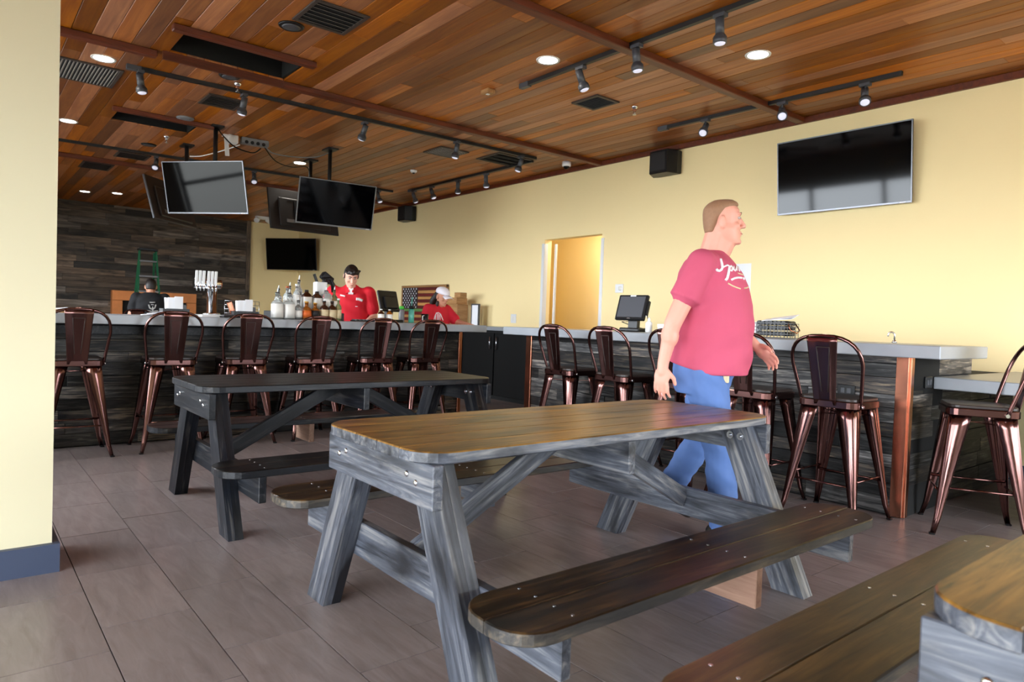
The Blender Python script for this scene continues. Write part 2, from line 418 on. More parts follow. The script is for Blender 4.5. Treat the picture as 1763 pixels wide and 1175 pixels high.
# ---- floor tiles
def tile_key(x, y): return math.hypot(x, y)
TL, TW, G = 0.6096 + 0.0035, 0.3078, 0.0042
vis, rest = [], []
for k in range(-11, 23):
    y0 = 0.118 + TW * k + 0.0
    if y0 > D - 0.02 or y0 + TW < -3.0: continue
    off = (-2.615 - 0.2043 * k) % TL
    i0 = int(-17.2 / TL) - 1
    for i in range(i0, 7):
        x0 = off + TL * i
        a, c = max(x0 + G / 2, -17.15), min(x0 + TL - G / 2, 3.0)
        e, g = y0 + G / 2, min(y0 + TW - G / 2, D - 0.005)
        if c - a < 0.03 or g - e < 0.02: continue
        inview = (-6.75 < c and a < 0.3 and g > 0.0 and e < 6.85 and not (c < -1.85 and e > 4.75)) and (x0 < -0.3 - 0.0 * y0) and not (c < -3.7 and g < 0.2)
        (vis if inview else rest).append((a, c, e, g))
vis.sort(key=lambda t: tile_key((t[0] + t[1]) / 2, (t[2] + t[3]) / 2))
rest += vis[300:]; vis = vis[:300]
for (a, c, e, g) in vis:
    MB().box((0, 0, 0), (c - a, g - e, 0.008)).build('tile', 'floor_tile', floor, ((a + c) / 2, (e + g) / 2, -0.004 + random.uniform(-0.0004, 0.0004)), rnd=random.random())
b = MB(); rv = []
for (a, c, e, g) in rest:
    b.box(((a + c) / 2, (e + g) / 2, -0.004), (c - a, g - e, 0.008)); rv += [random.random()] * 8
o = b.build('tile_field', 'floor_tile', floor); o['kind'] = 'stuff'
o.data.attributes.new('rnd', 'FLOAT', 'POINT').data.foreach_set('value', rv)

# ---- ceiling: cedar boards along the wall, with open access bays
HOLES = [(-6.55, -5.93, 1.40, 2.40), (-9.40, -8.78, 1.40, 2.26)]
ceil = wallbox('ceiling', [(-17.2, 3.0, -3.0, -2.98, H, H + 0.06), (-17.2, 3.0, D - 0.02, D, H, H + 0.06)], 'ceiling_beam', 'cedar board ceiling')
PW = 0.1425; planks = []
k = 0; y = D
while y > -3.0:
    y1 = y; y0 = max(y - PW, -3.0); y -= PW
    holes = [h for h in HOLES if h[2] - 0.02 < (y0 + y1) / 2 < h[3] + 0.02]
    x = -17.2 + random.uniform(-3, 0)
    while x < 3.0:
        L = random.uniform(1.8, 4.6); a, c = max(x, -17.2), min(x + L, 3.0); x += L
        segs = [(a, c)]
        for h in holes:
            ns = []
            for (s0, s1) in segs:
                if s1 <= h[0] or s0 >= h[1]: ns.append((s0, s1)); continue
                if s0 < h[0]: ns.append((s0, h[0]))
                if s1 > h[1]: ns.append((h[1], s1))
            segs = ns
        for (s0, s1) in segs:
            if s1 - s0 > 0.05: planks.append((s0, s1, y0, y1))
def plank_rank(p):
    xm, ym = (p[0] + p[1]) / 2, (p[2] + p[3]) / 2
    dep = -0.775 * xm + 0.631 * ym; lat = 0.631 * xm + 0.775 * ym
    seen = dep > 1.5 and abs(lat) < dep * 0.85 + 0.8
    if xm < -3.9 and ym < 0.2: seen = False
    return (0 if seen else 1, math.hypot(xm, ym) / math.sqrt(p[1] - p[0] + 0.3))
planks.sort(key=plank_rank)
for i, (s0, s1, y0, y1) in enumerate(planks[:300]):
    MB().box((0, 0, 0), (s1 - s0 - 0.0015, y1 - y0 - 0.004, 0.018), None, 0.003).build('ceiling_board', 'ceiling_cedar', ceil, ((s0 + s1) / 2, (y0 + y1) / 2, H + 0.009 + random.uniform(-0.0008, 0.0008)), rnd=random.random())
b = MB(); rv = []
for (s0, s1, y0, y1) in planks[300:]:
    b.box(((s0 + s1) / 2, (y0 + y1) / 2, H + 0.009), (s1 - s0 - 0.0015, y1 - y0 - 0.004, 0.018)); rv += [random.random()] * 8
o = b.build('ceiling_board_field', 'ceiling_cedar', ceil); o['kind'] = 'stuff'
o.data.attributes.new('rnd', 'FLOAT', 'POINT').data.foreach_set('value', rv)
# beams and trims (all straight strips on the ceiling)
trims = [(-3.739, -3.0, D - 0.03, 0.09, 0.055), (-6.63, -1.1, 1.34, 0.09, 0.055), (-6.60, 2.42, D - 0.03, 0.09, 0.055),
         (-11.95, -1.1, D - 0.03, 0.09, 0.06), (-5.90, 1.30, 2.46, 0.075, 0.05), (-8.74, 1.34, 2.40, 0.06, 0.05)]
for i, (x, y0, y1, w, h) in enumerate(trims):
    structure(MB().box((x, (y0 + y1) / 2, H - h / 2 + 0.0), (w, y1 - y0, h), None, 0.006).build('trim_%d' % (i + 1), 'ceiling_beam'))
structure(MB().box((-7.1, D - 0.02, H - 0.03), (20.2, 0.04, 0.06), None, 0.004).build('trim_7', 'ceiling_beam'))
structure(MB().box((-6.57, 1.9, H - 0.02), (0.03, 1.05, 0.10)).build('trim_8', 'ceiling_beam'))
# dark boxes above the access bays
for i, h in enumerate(HOLES):
    b = MB(); cx, cy = (h[0] + h[1]) / 2, (h[2] + h[3]) / 2
    for (dx, dy, sx, sy) in ((h[0] - 0.01, cy, 0.02, h[3] - h[2]), (h[1] + 0.01, cy, 0.02, h[3] - h[2]), (cx, h[2] - 0.01, h[1] - h[0], 0.02), (cx, h[3] + 0.01, h[1] - h[0], 0.02)):
        b.box((dx, dy, H + 0.24), (sx, sy, 0.44))
    o = b.build('ceiling_bay', 'black_void', ceil)

# ---- planked far wall
def plank_face(parent, mat, org, u, length, z0, z1, rh, nrm, lmin=0.5, lmax=1.3, th=0.016, jit=0.004, rows=None, name='plank'):
    org = V(org); u = V(u); nrm = V(nrm); z = z0; r = 0
    while z < z1 - 0.02:
        hh = min((rh if not rows else rows[r % len(rows)]), z1 - z)
        s = -random.uniform(0, lmax * 0.7)
        while s < length:
            L = random.uniform(lmin, lmax); a, c = max(s, 0), min(s + L, length); s += L
            if length - c < 0.12: c = length; s = length
            if c - a < 0.04: continue
            t = th + random.uniform(-jit, jit)
            p0 = org + u * (a + 0.001) + V((0, 0, z + hh / 2)) + nrm * (t / 2); p1 = org + u * (c - 0.001) + V((0, 0, z + hh / 2)) + nrm * (t / 2)
            board(name, mat, parent, p0, p1, hh - 0.003, t, nrm, 0.002, 1)
        z += hh; r += 1
pw = structure(MB().box((XF + 0.02, 2.15, H / 2), (0.04, 6.9, H)).build('wall_planked', 'black_void'), 'dark reclaimed plank wall at the far end of the room')
plank_face(pw, 'reclaimed_brown', (XF + 0.04, -1.2, 0.9), (0, 1, 0), 6.72, 0, H - 0.9, 0.135, (1, 0, 0), 0.7, 2.0)
board('edge_trim', 'reclaimed_brown', pw, (XF + 0.05, 5.56, 0), (XF + 0.05, 5.56, H), 0.1, 0.06, (1, 0, 0))

# ================================================================== BARS
def counter(name, x0, x1, y0, y1, z0, z1, label):
    o = MB().box((0, 0, (z1 - z0) / 2), (x1 - x0, y1 - y0, z1 - z0), None, 0.005).build(name, 'concrete', None, ((x0 + x1) / 2, (y0 + y1) / 2, z0))
    return tag(o, label, 'countertop')
def rel(o, p): return V(p) - o.location
def outlet(parent, c, n, w=0.115, h=0.075):
    n = V(n); s = n.orthogonal(); u = V((0, 0, 1)); s = u.cross(n)
    m = Matrix((s, u, n)).transposed()
    o = MB().box((0, 0, 0.005), (w, h, 0.01), None, 0.003).build('outlet', 'black_plastic', parent)
    o.matrix_local = Matrix.Translation(c) @ m.to_4x4()
    b = MB()
    for d in (-0.02, 0.02): b.box((d, 0, 0.011), (0.026, 0.034, 0.004), None, 0.001)
    b.build('socket', 'grey_plastic', o)
    return o

LBX = -6.62
lb = empty('planked_bar', (LBX, 1.8, 0), 0, 'long dark planked bar front behind the row of six stools', 'bar')
MB().box((-0.225, 0, 0.515), (0.42, 5.64, 1.03)).build('body', 'black_void', lb)
plank_face(lb, 'reclaimed', (-0.012, -2.82, 0.01), (0, 1, 0), 5.60, 0, 0.93, 0.0, (1, 0, 0), 0.5, 1.2, 0.018, 0.005, rows=[0.105, 0.085, 0.11, 0.09])
MB().box((0.01, 0, 0.975), (0.03, 5.60, 0.075), None, 0.003).build('counter_shade_band', 'frame_black', lb, rnd=.2)  # dark strip standing in for the shadow under the countertop
MB().box((0.004, 2.80, 0.515), (0.05, 0.045, 1.02), None, 0.003).build('copper_corner', 'copper_strip', lb)
outlet(lb, (0.012, -0.18, 0.24), (1, 0, 0))
counter('countertop', -7.06, -6.245, -1.05, 4.715, 1.03, 1.107, 'grey concrete countertop along the bar with six stools')

rb = empty('planked_bar', (-3.6, 4.68, 0), 0, 'dark planked bar front with copper corners under the near grey counter', 'bar')
MB().box((0, 0.30, 0.515), (3.66, 0.56, 1.03)).build('body', 'black_void', rb)
MB().box((1.51, 1.36, 0.44), (0.60, 1.58, 0.88)).build('return_body', 'black_void', rb)
MB().box((1.60, 0.85, 0.955), (0.42, 0.56, 0.15)).build('return_riser', 'black_void', rb)
plank_face(rb, 'reclaimed', (-1.82, 0.016, 0.01), (1, 0, 0), 3.62, 0, 1.02, 0, (0, -1, 0), 0.5, 1.2, 0.018, 0.005, rows=[0.11, 0.09, 0.10, 0.085])
plank_face(rb, 'reclaimed', (1.815, 0.02, 0.01), (0, 1, 0), 2.12, 0, 0.80, 0, (1, 0, 0), 0.3, 0.9, 0.016, 0.005, rows=[0.10, 0.085, 0.11])
plank_face(rb, 'reclaimed', (1.815, 0.02, 0.90), (0, 1, 0), 1.10, 0, 0.13, 0.13, (1, 0, 0), 0.3, 0.6, 0.016, 0.004)
plank_face(rb, 'reclaimed', (1.815, 0.02, 0.81), (0, 1, 0), 0.36, 0, 0.09, 0.09, (1, 0, 0), 0.2, 0.4, 0.016, 0.004)
MB().box((1.80, -0.012, 0.515), (0.075, 0.02, 1.02), None, 0.002).box((1.838, 0.02, 0.515), (0.02, 0.045, 1.02), None, 0.002).build('copper_corner', 'copper_strip', rb)
MB().box((-1.84, 0.0, 0.515), (0.085, 0.045, 1.02), None, 0.003).build('copper_corner', 'copper_strip', rb)
outlet(rb, (-0.92, -0.006, 0.70), (0, -1, 0)); outlet(rb, (1.45, -0.006, 0.78), (0, -1, 0)); outlet(rb, (1.835, 0.30, 0.86), (1, 0, 0))
counter('countertop', -5.62, -1.52, 4.455, 5.27, 1.03, 1.108, 'grey concrete countertop on the near bar with the wire basket')
counter('countertop', -1.762, -0.85, 5.07, D - 0.02, 0.815, 0.895, 'lower grey concrete counter at the right edge')
b = MB().box((-0.95, 5.9, 0.41), (0.10, 1.5, 0.81), None, 0.004)
tag(b.build('counter_support', 'black_metal'), 'black support panel under the lower grey counter', 'support')

plain('black_gloss', (0.003, 0.003, 0.003, 1), 0.5, spec=0.15)
# back bar cabinets along the wall
bbl = ['black back-bar cabinet between the two bars, beside the doorway', 'black back-bar cabinet in the gap behind the long bar', 'black back-bar cabinet below the wooden flag', 'black back-bar cabinet left of the wooden flag']
for i, x in enumerate((-6.45, -8.05, -9.65, -11.25)):
    c = empty('back_bar_cabinet', (x, 6.53, 0), 0, bbl[i], 'cabinet')
    MB().box((0, 0, 0.51), (1.58, 0.58, 1.02)).build('body', 'black_void', c)
    for s in (-1, 1):
        d = MB().box((s * 0.395, -0.30, 0.52), (0.76, 0.02, 0.92), None, 0.004).build('door', 'black_gloss', c)
        MB().cyl((s * 0.08, -0.335, 0.74), (s * 0.08, -0.335, 0.93), 0.008).build('handle', 'silver', d)
counter('countertop', -12.05, -5.64, 6.20, D - 0.01, 1.02, 1.075, 'thin grey counter along the yellow wall behind the bar')

# ================================================================== STOOLS
def make_stool():
    t = empty('bar_stool')
    S = 0.185; SZ = 0.755                       # sitter faces -x, the back is at +x
    out = []
    for (cx, cy, a0) in ((S, S, 0), (-S, S, 90), (-S, -S, 180), (S, -S, 270)):
        for k in range(5):
            a = R(a0 + 22.5 * k); rr = 0.055
            out.append((cx - math.copysign(rr, cx) + rr * math.cos(a), cy - math.copysign(rr, cy) + rr * math.sin(a)))
    sk = MB().prism(out, SZ - 0.05, SZ - 0.006, 0.004).build('seat_frame', 'stool_metal', t)
    ins = [(x * 0.95, y * 0.95) for x, y in out]
    MB().prism(ins, SZ - 0.006, SZ + 0.014, 0.004).build('seat', 'stool_seat', t)
    feet = {}
    for sx in (-1, 1):
        for sy in (-1, 1):
            top = V((sx * 0.162, sy * 0.162, SZ - 0.02)); bot = V((sx * 0.238, sy * 0.238, 0.0))
            feet[(sx, sy)] = (top, bot)
            grid = []
            for i in range(9):
                f = i / 8; c = top.lerp(bot, f)
                flare = 0.010 * max(0, (f - 0.85) / 0.15) ** 2
                c = c + V((sx * flare, sy * flare, 0))
                w = 0.088 * (1 - f) ** 1.15 + 0.021; g = 0.010 * (1 - f * 0.5)
                row = []
                for (u, v, e) in ((w, 0, -0.006), (w * 0.55, 0, 0), (w * 0.30, 0, 0.0), (w * 0.16, 0, -g), (0, 0, -g * 0.2), (0, w * 0.16, -g), (0, w * 0.30, 0), (0, w * 0.55, 0), (0, w, -0.006)):
                    # folded sheet: two flanges round the corner with a rib
                    p = c + V((-sx * u, -sy * v, 0)) + V((sx * e, sy * e, 0)) * 0.7
                    row.append(p)
                grid.append(row)
            lg = MB().sheet(grid).build('leg', 'stool_metal', t, solid=0.003)
            MB().box(bot + V((sx * 0.0, sy * 0.0, 0.006)), (0.03, 0.03, 0.012), None, 0.003).build('foot_cap', 'black_plastic', lg)
    def at(sx, sy, z, inn=0.0):
        a, bq = feet[(sx, sy)]; f = (a.z - z) / (a.z - bq.z); p = a.lerp(bq, f); return p - V((sx * inn, sy * inn, 0))
    for (k0, k1, z) in (((1, 1), (1, -1), 0.245), ((-1, 1), (-1, -1), 0.245), ((1, 1), (-1, 1), 0.275), ((1, -1), (-1, -1), 0.275)):
        MB().cyl(at(*k0, z, 0.01), at(*k1, z, 0.01), 0.007, None, 8).build('foot_rail', 'stool_metal', t)
    b = MB().bar(at(1, 1, 0.66, 0.02), at(-1, -1, 0.66, 0.02), 0.02, 0.004); b.bar(at(-1, 1, 0.655, 0.02), at(1, -1, 0.655, 0.02), 0.02, 0.004)
    b.build('cross_brace', 'stool_metal', t)
    # back loop
    path = []
    def bx(z): return 0.105 + 0.135 * ((z - 0.70) / 0.45) + 0.02 * max(0, (z - 0.9) / 0.25) ** 2
    def px(z): return 0.176 + (bx(1.14) - 0.176) * ((z - 0.72) / 0.42)
    for i in range(8):
        f = i / 7; z = 0.715 + 0.255 * f; path.append((bx(z), 0.182 + 0.036 * f, z))
    for i in range(1, 14):
        a = math.pi * i / 14
        yy = 0.218 * math.copysign(abs(math.cos(a)) ** 0.75, math.cos(a)); zz = 0.97 + 0.175 * abs(math.sin(a)) ** 0.8
        path.append((bx(zz), yy, zz))
    for i in range(8):
        f = 1 - i / 7; z = 0.715 + 0.255 * f; path.append((bx(z), -0.182 - 0.036 * f, z))
    lp = MB().tube(path, 0.0115, 8).build('back_loop', 'stool_metal', t)
    for s in (-1, 1): MB().cyl((0.110, s * 0.190, 0.722), (0.110, s * 0.200, 0.722), 0.011, None, 8).build('bolt', 'chrome', lp)
    # splat: tapered plate with a pressed panel
    grid = []
    for i in range(13):
        f = i / 12; z = 0.722 + 0.418 * f; w = 0.066 + 0.030 * f
        x = px(z) + 0.002
        grid.append([(x + (0.010 if abs(u) > 0.8 else 0.0), u * w, z) for u in (-1, -0.93, -0.6, -0.3, 0, 0.3, 0.6, 0.93, 1)])
    sp = MB().sheet(grid).build('splat', 'stool_metal', t, solid=0.003)
    pts = []
    for (y0, z0, y1, z1) in ((-0.020, 0.80, -0.040, 1.075), (-0.040, 1.075, 0.040, 1.075), (0.040, 1.075, 0.020, 0.80)):
        for k in range(7):
            z = z0 + (z1 - z0) * k / 6; pts.append((px(z) + 0.0035, y0 + (y1 - y0) * k / 6, z))
    b = MB().tube(pts, 0.003, 6)
    b.build('pressed_rib', 'stool_seat', sp)
    return t
stool = make_stool()
ordn = ['first', 'second', 'third', 'fourth', 'fifth', 'sixth']
spots = [(-6.31, y, 0, '%s copper-brown metal stool from the left along the long bar' % ordn[i], 'stools at the long bar') for i, y in enumerate((0.735, 1.41, 2.01, 2.65, 3.29, 3.86))]
rl = ['copper-brown metal stool at the left end of the near bar', 'copper-brown metal stool second from the left end of the near bar', 'copper-brown metal stool just left of the walking man', 'copper-brown metal stool mostly hidden behind the walking man', 'copper-brown metal stool beside the copper corner of the near bar']
spots += [(x, 4.345, -90, rl[i], 'stools at the near bar') for i, x in enumerate((-4.47, -3.84, -3.20, -2.60, -2.04))]
spots += [(-1.42, 4.80, 27, 'copper-brown metal stool turned sideways at the lower counter', 'stools at the near bar'), (-11.3, 2.15, 180, 'copper-brown stool across the long bar near the person in black', None)]
first = True
for (x, y, a, lab, grp) in spots:
    s = stool if first else copy_tree(stool); first = False
    s.location = (x, y, 0); s.rotation_euler = (0, 0, R(a)); s['label'] = lab; s['category'] = 'stool'
    if grp: s['group'] = grp
    elif 'group' in s: del s['group']

# ================================================================== PICNIC TABLES
def rounded(w, L, r, corners, n=6):
    """outline centred at 0: length L along x, width w along y; corners = set of (sx, sy) to round"""
    out = []
    for (sx, sy, a0) in ((1, 1, 0), (-1, 1, 90), (-1, -1, 180), (1, -1, 270)):
        if (sx, sy) in corners:
            for k in range(n + 1):
                a = R(a0 + 90 * k / n); out.append((sx * (L / 2 - r) + r * math.cos(a), sy * (w / 2 - r) + r * math.sin(a)))
        else: out.append((sx * L / 2, sy * w / 2))
    return out
def shaped_board(name, mat, parent, c, L, w, t, corners, r, edge):
    me = MB().prism(rounded(w, L, r, corners), -t / 2, t / 2, 0.004)
    o = me.build(name, mat, parent, c, (0, 0, R(90)), rnd=random.random())
    o.data.materials.append(M[edge])                       # unvarnished edges
    for p in o.data.polygons:
        if p.normal.z < 0.5: p.material_index = 1
    return o
def picnic_table(loc, label, top, bench, frame, cleats, rz=0.0):
    t = empty('picnic_table', loc, rz, label, 'table', 'picnic tables')
    L, TZ, BW = 1.95, 0.762, 0.146
    for i in range(5):
        cs = {(1, 1), (-1, 1)} if i == 0 else ({(1, -1), (-1, -1)} if i == 4 else set())
        shaped_board('top_board', top, t, ((i - 2) * (BW + 0.002), 0, TZ - 0.019), L, BW, 0.038, cs, 0.12, frame)
    for s in (-1, 1):
        ya = s * (L / 2 - 0.055)
        ap = board('apron', frame, t, (-0.365, ya, TZ - 0.108), (0.365, ya, TZ - 0.108), 0.138, 0.038, (0, s, 0), 0.003)
        for bxp in (-0.27, -0.215, 0.215, 0.27):
            bo = MB().ell((0, 0, 0), (0.011, 0.007, 0.011), None, 10, 6).build('bolt', 'chrome', t, (bxp, ya + s * 0.020, TZ - 0.095 - (0.012 if abs(bxp) > 0.25 else -0.006)))
            wz = MB().cyl((0, 0, 0), (0, -s * 0.004, 0), 0.018, None, 12).cyl((0, 0, 0), (0, -s * 0.014, 0), 0.008, None, 6).build('washer', 'silver', t, (bxp + (0.01 if bxp > 0 else -0.01), ya - s * 0.098, TZ - 0.1))
        for q in (-1, 1):
            for lay in (0, 1):
                yl = ya - s * (0.019 + 0.019 + 0.0385 * lay)
                n = V((0, s, 0)); p0 = V((q * 0.225, yl, TZ - 0.042)); p1 = V((q * 0.545, yl, 0.0))
                d = (p1 - p0).normalized()
                # leg with level cut ends
                hw = 0.07 / abs(d.z)
                b = MB(); th = 0.0375 / 2
                vs = [V((p.x + e * hw, p.y + f * th, p.z)) for p in (p0, p1) for e in (-1, 1) for f in (-1, 1)]
                # local frame along the leg for the grain
                m = Matrix((d, n.cross(d), n)).transposed().to_4x4(); c = (p0 + p1) / 2; mi = (Matrix.Translation(c) @ m).inverted()
                b.add([mi @ v for v in vs], [(0, 1, 3, 2), (4, 6, 7, 5), (0, 4, 5, 1), (2, 3, 7, 6), (0, 2, 6, 4), (1, 5, 7, 3)])
                o = b.build('leg_board', frame, t, rnd=random.random()); o.matrix_local = Matrix.Translation(c) @ m
        yb = ya - s * (0.019 + 0.077 + 0.02)
        board('bench_bearer', frame, t, (-0.82, yb, 0.297), (0.82, yb, 0.297), 0.138, 0.038, (0, s, 0), 0.003)
        board('brace', frame, t, (0.0, yb - s * 0.02, 0.315), (0.0, s * 0.06, TZ - 0.055), 0.085, 0.036, (1, 0, 0), 0.003)
    board('top_cleat', frame, t, (-0.33, 0, TZ - 0.108), (0.33, 0, TZ - 0.108), 0.138, 0.038, (0, 1, 0), 0.003)
    for s in (-1, 1):
        for j in (0, 1):
            cs = {(1, s), (-1, s)} if (j == 1) else {(1, -s), (-1, -s)}
            cs = {(cx, -cy) for cx, cy in cs}
            shaped_board('bench_board', bench[0 if s < 0 else 1], t, (s * (0.652 + 0.1465 * j), -0.02, 0.388), 1.975, 0.144, 0.038, cs, 0.115, 'edge_dark' if frame == 'frame_grey' else frame)
            for yy in (-0.80, 0.0, 0.80):
                for dx in (-0.035, 0.035): MB().cyl((0, 0, 0), (0, 0, 0.0012), 0.0055, None, 8).build('screw', 'silver', t, (s * (0.652 + 0.1465 * j) + dx, yy, 0.407))
        board('bench_cleat', cleats[0 if s < 0 else 1], t, (s * 0.61, 0.05, 0.300), (s * 0.86, 0.05, 0.300), 0.138, 0.038, (0, 1, 0), 0.003)
    return t
picnic_table((-2.085, 2.055, 0), 'tan-topped wooden picnic table with grey legs in the middle foreground', 'table_tan', ('table_brown', 'table_brown'), 'frame_grey', ('frame_grey', 'raw_pine'))
picnic_table((-4.17, 1.99, 0), 'blackened wooden picnic table nearest the long bar', 'table_black', ('table_black', 'table_black'), 'frame_black', ('raw_pine', 'frame_black'))
picnic_table((-0.05, 2.13, 0), 'picnic table cut off by the lower right corner', 'table_tan', ('table_mid', 'table_mid'), 'frame_grey', ('frame_grey', 'frame_grey'))

# ================================================================== TELEVISIONS
plain('tv_back', srgb(48, 46, 46), 0.4)
def tv(W, c, yaw, tilt, label, name='television', show_back=False, pole=None, rim='tv_rim', mount=None):
    Hh = W * 9 / 16 + 0.015
    t = bpy.data.objects.new(name, None); link(t)
    m = Matrix.Translation(c) @ Matrix.Rotation(R(yaw), 4, 'Z') @ Matrix.Rotation(R(tilt), 4, 'X'); t.matrix_world = m
    tag(t, label, 'television')
    f = -1 if not show_back else 1                 # side of the screen on local y
    fr = MB(); w = 0.012
    for (x, z, sx, sz) in ((0, Hh / 2 - w / 2, W, w), (0, -Hh / 2 + w * 0.8, W, w * 1.6), (-W / 2 + w / 2, 0, w, Hh - 2 * w), (W / 2 - w / 2, 0, w, Hh - 2 * w)):
        fr.box((x, 0, z), (sx, 0.022, sz), None, 0.002)
    fr.build('bezel', rim, t)
    MB().box((0, f * 0.004, 0.003), (W - 2 * w + 0.002, 0.008, Hh - 2.6 * w)).build('screen', 'tv_screen', t)
    bk = MB().box((0, -f * 0.012, 0), (W - 0.008, 0.02, Hh - 0.008), None, 0.004).box((0, -f * 0.034, -Hh * 0.08), (W * 0.74, 0.03, Hh * 0.7), None, 0.012).build('back_cover', 'tv_back' if show_back else 'black_plastic', t)
    if show_back:
        MB().box((-W * 0.22, -f * 0.051, -Hh * 0.30), (0.12, 0.004, 0.05)).build('rating_label', 'mid_grey', bk)
        MB().box((0, -f * 0.052, Hh * 0.20), (W * 0.5, 0.004, 0.012)).build('vent_strip', 'black_plastic', bk)
    MB().box((W * 0.44, f * 0.012, -Hh / 2 + 0.009), (0.05, 0.003, 0.008)).build('badge', 'white_plastic', t)
    if pole:
        mi = m.inverted(); p0 = V(pole); end = V((pole[0], pole[1], c[2] - 0.05))
        b = MB().cyl(p0, end, 0.026, None, 10); b.v = [tuple(mi @ V(v)) for v in b.v]; b.build('pole', 'black_metal', t)
        b = MB().box(p0 - V((0, 0, 0.01)), (0.22, 0.14, 0.02)); b.v = [tuple(mi @ V(v)) for v in b.v]; b.build('ceiling_plate', 'black_metal', t)
        q = mi @ end
        MB().bar(q + V((0, 0, 0.1)), V((0, -f * 0.04, 0.03)), 0.10, 0.05, (0, 0, 1)).box((0, -f * 0.058, 0), (0.34, 0.02, 0.26)).build('bracket', 'black_metal', t)
    elif mount is not None:
        MB().box((0, -f * (0.05 + mount / 2), 0), (0.3, mount, 0.25)).build('bracket', 'black_metal', t)
    return t
def sc(c, k): return V((c[0] * k, c[1] * k, CAM_H + (c[2] - CAM_H) * k))
k1 = 1.06 / 1.1
tv(1.06, sc((-9.012, 2.389, 2.677), k1), 40.6, 13.6, 'hanging television with silver rim reflecting a bright window', pole=(-8.76, 2.43, H))
tv(1.03, sc((-9.162, 4.189, 2.733), 1.03 / 1.1), 83.1, 14.5, 'hanging television with dark screen in front of another set', pole=(-8.76, 3.89, H), rim='mid_grey')
tv(1.06, sc((-10.222, 4.137, 2.72), k1), 93.3, -14.9, 'hanging television seen from behind, right of the bright one', show_back=True, pole=(-9.62, 3.98, H), rim='black_plastic')
tv(1.06, sc((-11.123, 2.477, 2.739), k1), 136.2, -15.9, 'hanging television seen from behind at its left edge', show_back=True, pole=(-10.04, 2.42, H), rim='tv_rim')
tv(1.32, (-16.26, 6.30, 2.595), 38.8, 6.9, 'small-looking dark television in the far corner of the yellow walls', mount=0.45, rim='black_plastic')
tv(1.30, (-3.255, 6.72, 2.75), 1.4, 5.6, 'large dark television on the yellow wall above the near bar', mount=0.02)

# ================================================================== CEILING FIXTURES
LAMPS = [((-7.16, 1.02), 'round recessed downlight beside the dark grille near the cream wall end'), ((-9.86, 1.05), 'round recessed downlight farther back along the cream wall end'),
         ((-4.41, 3.88), 'round recessed downlight left of the centre spotlight track'), ((-3.14, 5.01), 'round recessed downlight above the wall television'),
         ((-9.90, 3.93), 'round recessed downlight above the hanging televisions'), ((-15.6, 1.95), 'leftmost faint downlight before the plank wall'), ((-15.3, 2.45), 'right-hand faint downlight before the plank wall')]
for (xy, lab) in LAMPS:
    t = empty('downlight', (xy[0], xy[1], H), 0, lab, 'light', 'recessed downlights')
    MB().lathe([(0.078, -0.002), (0.098, -0.008), (0.102, 0.0), (0.102, 0.004)], 24).build('trim_ring', 'white_paint', t)
    MB().lathe([(0.0, -0.0045), (0.080, -0.004), (0.080, 0.002)], 24).build('lens', 'lamp_on', t)
    l = bpy.data.lights.new('downlight_beam', 'SPOT'); l.energy = 28; l.color = (1, 0.93, 0.82); l.spot_size = R(125); l.spot_blend = 0.6; l.shadow_soft_size = 0.08
    lo = bpy.data.objects.new('downlight_beam', l); link(lo, t); lo.location = (0, 0, -0.02)
t = empty('downlight', (-7.3, D + 0.75, 2.75), 0, 'lamp in the hall beyond the doorway', 'light')
MB().lathe([(0.0, -0.006), (0.10, -0.005), (0.11, 0.0)], 20).build('lens', 'lamp_on', t)
l = bpy.data.lights.new('hall_light', 'POINT'); l.energy = 13; l.color = (1, 0.9, 0.74); l.shadow_soft_size = 0.1
lo = bpy.data.objects.new('hall_light', l); link(lo, t); lo.location = (0, -0.2, -0.15)

def track(label, p0, p1, heads, aim, feed=True):
    p0 = V((p0[0], p0[1], H)); p1 = V((p1[0], p1[1], H)); t = empty('track_light', (p0 + p1) / 2, 0, label, 'track light'); o = t.location
    MB().bar(p0 - o - V((0, 0, 0.018)), p1 - o - V((0, 0, 0.018)), 0.036, 0.036).build('rail', 'black_metal', t)
    d = (p1 - p0).normalized()
    if feed: MB().bar(p0 - o - V((0, 0, 0.022)) - d * 0.02, p0 - o - V((0, 0, 0.022)) + d * 0.10, 0.05, 0.044).build('feed_box', 'grey_plastic', t)
    for (h, a) in zip(heads, aim):
        q = V((h[0], h[1], H - 0.036)) - o; a = V(a).normalized()
        hd = MB().box(q - V((0, 0, 0.012)), (0.09, 0.05, 0.026)).cyl(q, q - V((0, 0, 0.085)), 0.008, None, 8)
        j = q - V((0, 0, 0.085)); back = j - a * 0.055; fr = j + a * 0.115
        hd.cyl(back, j + a * 0.05, 0.031, 0.031, 14).cyl(j + a * 0.05, j + a * 0.075, 0.031, 0.048, 14, False).cyl(j + a * 0.075, fr, 0.048, 0.048, 14)
        hdo = hd.build('spot_head', 'grey_plastic', t)
        MB().ell(fr, (0.038, 0.038, 0.014), a.to_track_quat('Z', 'Y').to_matrix(), 14, 6).build('lens', 'lamp_lens', hdo)
track('long black spotlight track across the ceiling above the long bar', (-7.16, 1.22), (-7.05, 6.05), [(-7.158, 1.316), (-7.142, 2.242), (-7.14, 3.57), (-7.06, 4.772), (-7.05, 5.784)], [(0.1, .12, -1), (-.25, -.1, -1), (-.5, -.1, -1), (-.15, -.1, -1), (-.25, -.2, -1)])
track('black spotlight track crossing the ceiling beam at centre', (-5.01, 4.10), (-1.9, 4.12), [(-4.253, 4.115), (-3.625, 4.10), (-2.881, 4.109)], [(0.25, .25, -1), (0.08, .1, -1), (0.02, .05, -1)])
